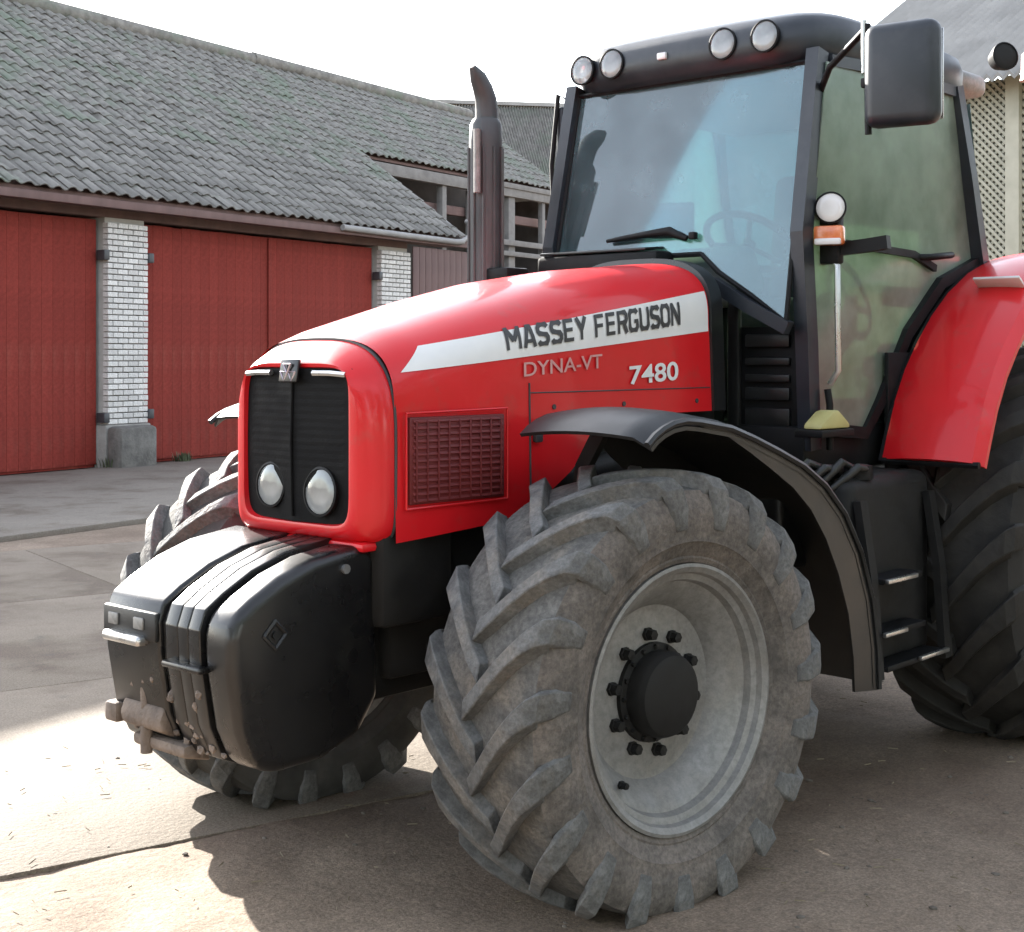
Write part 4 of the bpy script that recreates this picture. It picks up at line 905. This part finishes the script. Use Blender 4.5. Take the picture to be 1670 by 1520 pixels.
# ------------------------------------------------------------------ weeds, stones
def tuft(base, n, h, spread, label):
    v, f = [], []
    for k in range(n):
        a = random.uniform(0, 6.28); r = random.uniform(0, spread); p = Vector(base)+Vector((r*math.cos(a), r*math.sin(a), 0))
        ln = Vector((math.cos(a), math.sin(a), 0))*random.uniform(.1, .6)*h*0.6; hh = h*random.uniform(.5, 1.1); wd = random.uniform(.008, .02); sd = Vector((-math.sin(a), math.cos(a), 0))*wd
        b0 = len(v); m_ = p+ln*.4+Vector((0, 0, hh*.6)); v += [p-sd, p+sd, m_+sd*.8, m_-sd*.8, p+ln+Vector((0, 0, hh))]
        f += [(b0, b0+1, b0+2, b0+3), (b0+3, b0+2, b0+4)]
    me = bpy.data.meshes.new('weed'); me.from_pydata([tuple(q) for q in v], [], f); me.update()
    return tag(link('weed', me, 'weed'), label, 'weed')
tuft(W(1.70, -0.25, 0.02), 40, 0.16, 0.22, 'low weed tuft at the foot of the left red door beside the pillar')
tuft(W(3.05, -0.28, 0.02), 70, 0.16, 0.16, 'low weed tuft under the red door right of the pillar')
blk = wbox('stone_block', s_at(190, -.4), s_at(250, -.4), -0.50, -0.19, -0.06, 0.60, 'block', None, 0.06)
tag(blk, 'rough grey stone block standing at the foot of the white brick pillar', 'stone block')
pv, pf = [], []
ico = bmesh.new(); bmesh.ops.create_icosphere(ico, subdivisions=1, radius=1.0); iv = [v.co.copy() for v in ico.verts]; jf = [tuple(v.index for v in f.verts) for f in ico.faces]; ico.free()
for k in range(900):
    x = random.uniform(-5, 2.4); y = random.uniform(-2.5, 2.6); 
    if random.random() > (0.25 if y < 0.6 else 1.0): continue
    r = random.choice((.004, .005, .006, .008, .012)) * random.uniform(.7, 1.3); z = max(ground_z(x, y), 0.0 if y < .9 else -1)
    b0 = len(pv); sc = (random.uniform(.7, 1.5), random.uniform(.7, 1.5), random.uniform(.4, .8))
    pv += [(x+p.x*r*sc[0]*random.uniform(.8, 1.1), y+p.y*r*sc[1], z+p.z*r*sc[2]) for p in iv]; pf += [tuple(b0+i for i in g) for g in jf]
me = bpy.data.meshes.new('gravel'); me.from_pydata(pv, [], pf); me.update()
g_ = link('gravel', me, 'stone'); tag(g_, 'loose small stones and dirt clods strewn round the front wheel', 'gravel', kind='stuff')

# ------------------------------------------------------------------ trees across the yard, mirrored in the cab glass
def leaf_mat():
    m, t, b = new_mat('tree_leaf'); oi = tex(t, 1.3, 3)
    t.links.new(ramp(t, oi, (0.030, 0.045, 0.016), (0.075, 0.095, 0.034), 0.35, 0.65), b.inputs['Base Color']); b.inputs['Roughness'].default_value = 0.6; return m
M['leaf'] = leaf_mat(); M['bark'] = mat_simple('bark', (0.06, 0.05, 0.04), (0.12, 0.10, 0.08), 6, (0.85, 0.95), bmp=0.6, dist=0.02)
def make_tree(loc, h, rad, seed):
    rg = random.Random(seed); tr = empty('tree', loc)
    tag(tr, 'leafy green tree across the yard, mirrored in the cab side glass', 'tree', 'trees across the yard')
    x, y, _ = loc
    tube('trunk', [(x, y, -.1), (x+.08, y, h*.2), (x-.05, y+.1, h*.45), (x, y, h*.8)], [.22, .17, .13, .05], 'bark', tr, 8)
    for k in range(6):
        a = rg.uniform(0, 6.28); z0 = h*rg.uniform(.25, .5); L = rad*rg.uniform(.5, .8)
        tube('limb', [(x, y, z0), (x+L*.5*math.cos(a), y+L*.5*math.sin(a), z0+h*.12), (x+L*math.cos(a), y+L*math.sin(a), z0+h*.28)], [.09, .06, .02], 'bark', tr, 6)
    v, f = [], []
    cl = [(Vector((x+rg.gauss(0, .42)*rad, y+rg.gauss(0, .42)*rad, h*rg.uniform(.22, .93))), rg.uniform(.35, .62)*rad) for _ in range(26)]
    for k in range(4200):
        c, r = rg.choice(cl); d = Vector((rg.gauss(0, 1), rg.gauss(0, 1), rg.gauss(0, 1))).normalized(); p = c + d*r*rg.uniform(.35, 1.0)**.6
        if p.z < 0.5: continue
        a = Vector((rg.gauss(0, 1), rg.gauss(0, 1), rg.gauss(0, 1))).normalized(); b_ = a.cross(d).normalized(); q = rg.uniform(.09, .17); b0 = len(v)
        v += [tuple(p-a*q), tuple(p+b_*q*.5), tuple(p+a*q), tuple(p-b_*q*.5)]; f.append((b0, b0+1, b0+2, b0+3))
    me = bpy.data.meshes.new('crown'); me.from_pydata(v, [], f); me.update(); link('crown', me, 'leaf', tr)
for k, (x, y, h, r) in enumerate(((-9.0, 9.5, 7.5, 2.6), (-4.8, 8.6, 6.6, 2.3), (-1.0, 9.2, 7.8, 2.6), (3.2, 9.0, 7.0, 2.5), (7.2, 8.4, 7.6, 2.6), (10.5, 5.2, 7.0, 2.5), (11.6, 1.0, 6.4, 2.3), (-13.4, 10.2, 7.4, 2.6), (-17.8, 9.6, 6.8, 2.6), (-22.4, 10.6, 7.8, 2.8), (-27.0, 11.0, 7.2, 2.8))):
    make_tree((x, y, 0), h, r, 11+k)
# straw bits
v, f = [], []
for k in range(500):
    x = random.uniform(-4, 2.2); y = random.uniform(-2.0, 2.4); a = random.uniform(0, 3.14); L = random.uniform(.006, .022); wd = .0013
    z = max(ground_z(x, y), 0.004 if y < 1.0 else -1)+.005; d = Vector((math.cos(a), math.sin(a), random.uniform(-.1, .1)))*L; n = Vector((-math.sin(a), math.cos(a), 0))*wd; p = Vector((x, y, z)); b0 = len(v)
    v += [p-d-n, p-d+n, p+d+n, p+d-n, p-d*1.0+Vector((0, 0, .003)), p+d+Vector((0, 0, .003))]; f += [(b0, b0+3, b0+5, b0+4), (b0+1, b0+4, b0+5, b0+2), (b0, b0+1, b0+2, b0+3)]
M['straw'] = mat_simple('straw', (0.15, 0.12, 0.075), (0.24, 0.195, 0.125), 9, (0.7, 0.9), bmp=0)
me = bpy.data.meshes.new('straw'); me.from_pydata([tuple(q) for q in v], [], f); me.update()
tag(link('straw', me, 'straw'), 'thin dry straw scattered over the yard round the tractor', 'straw', kind='stuff')
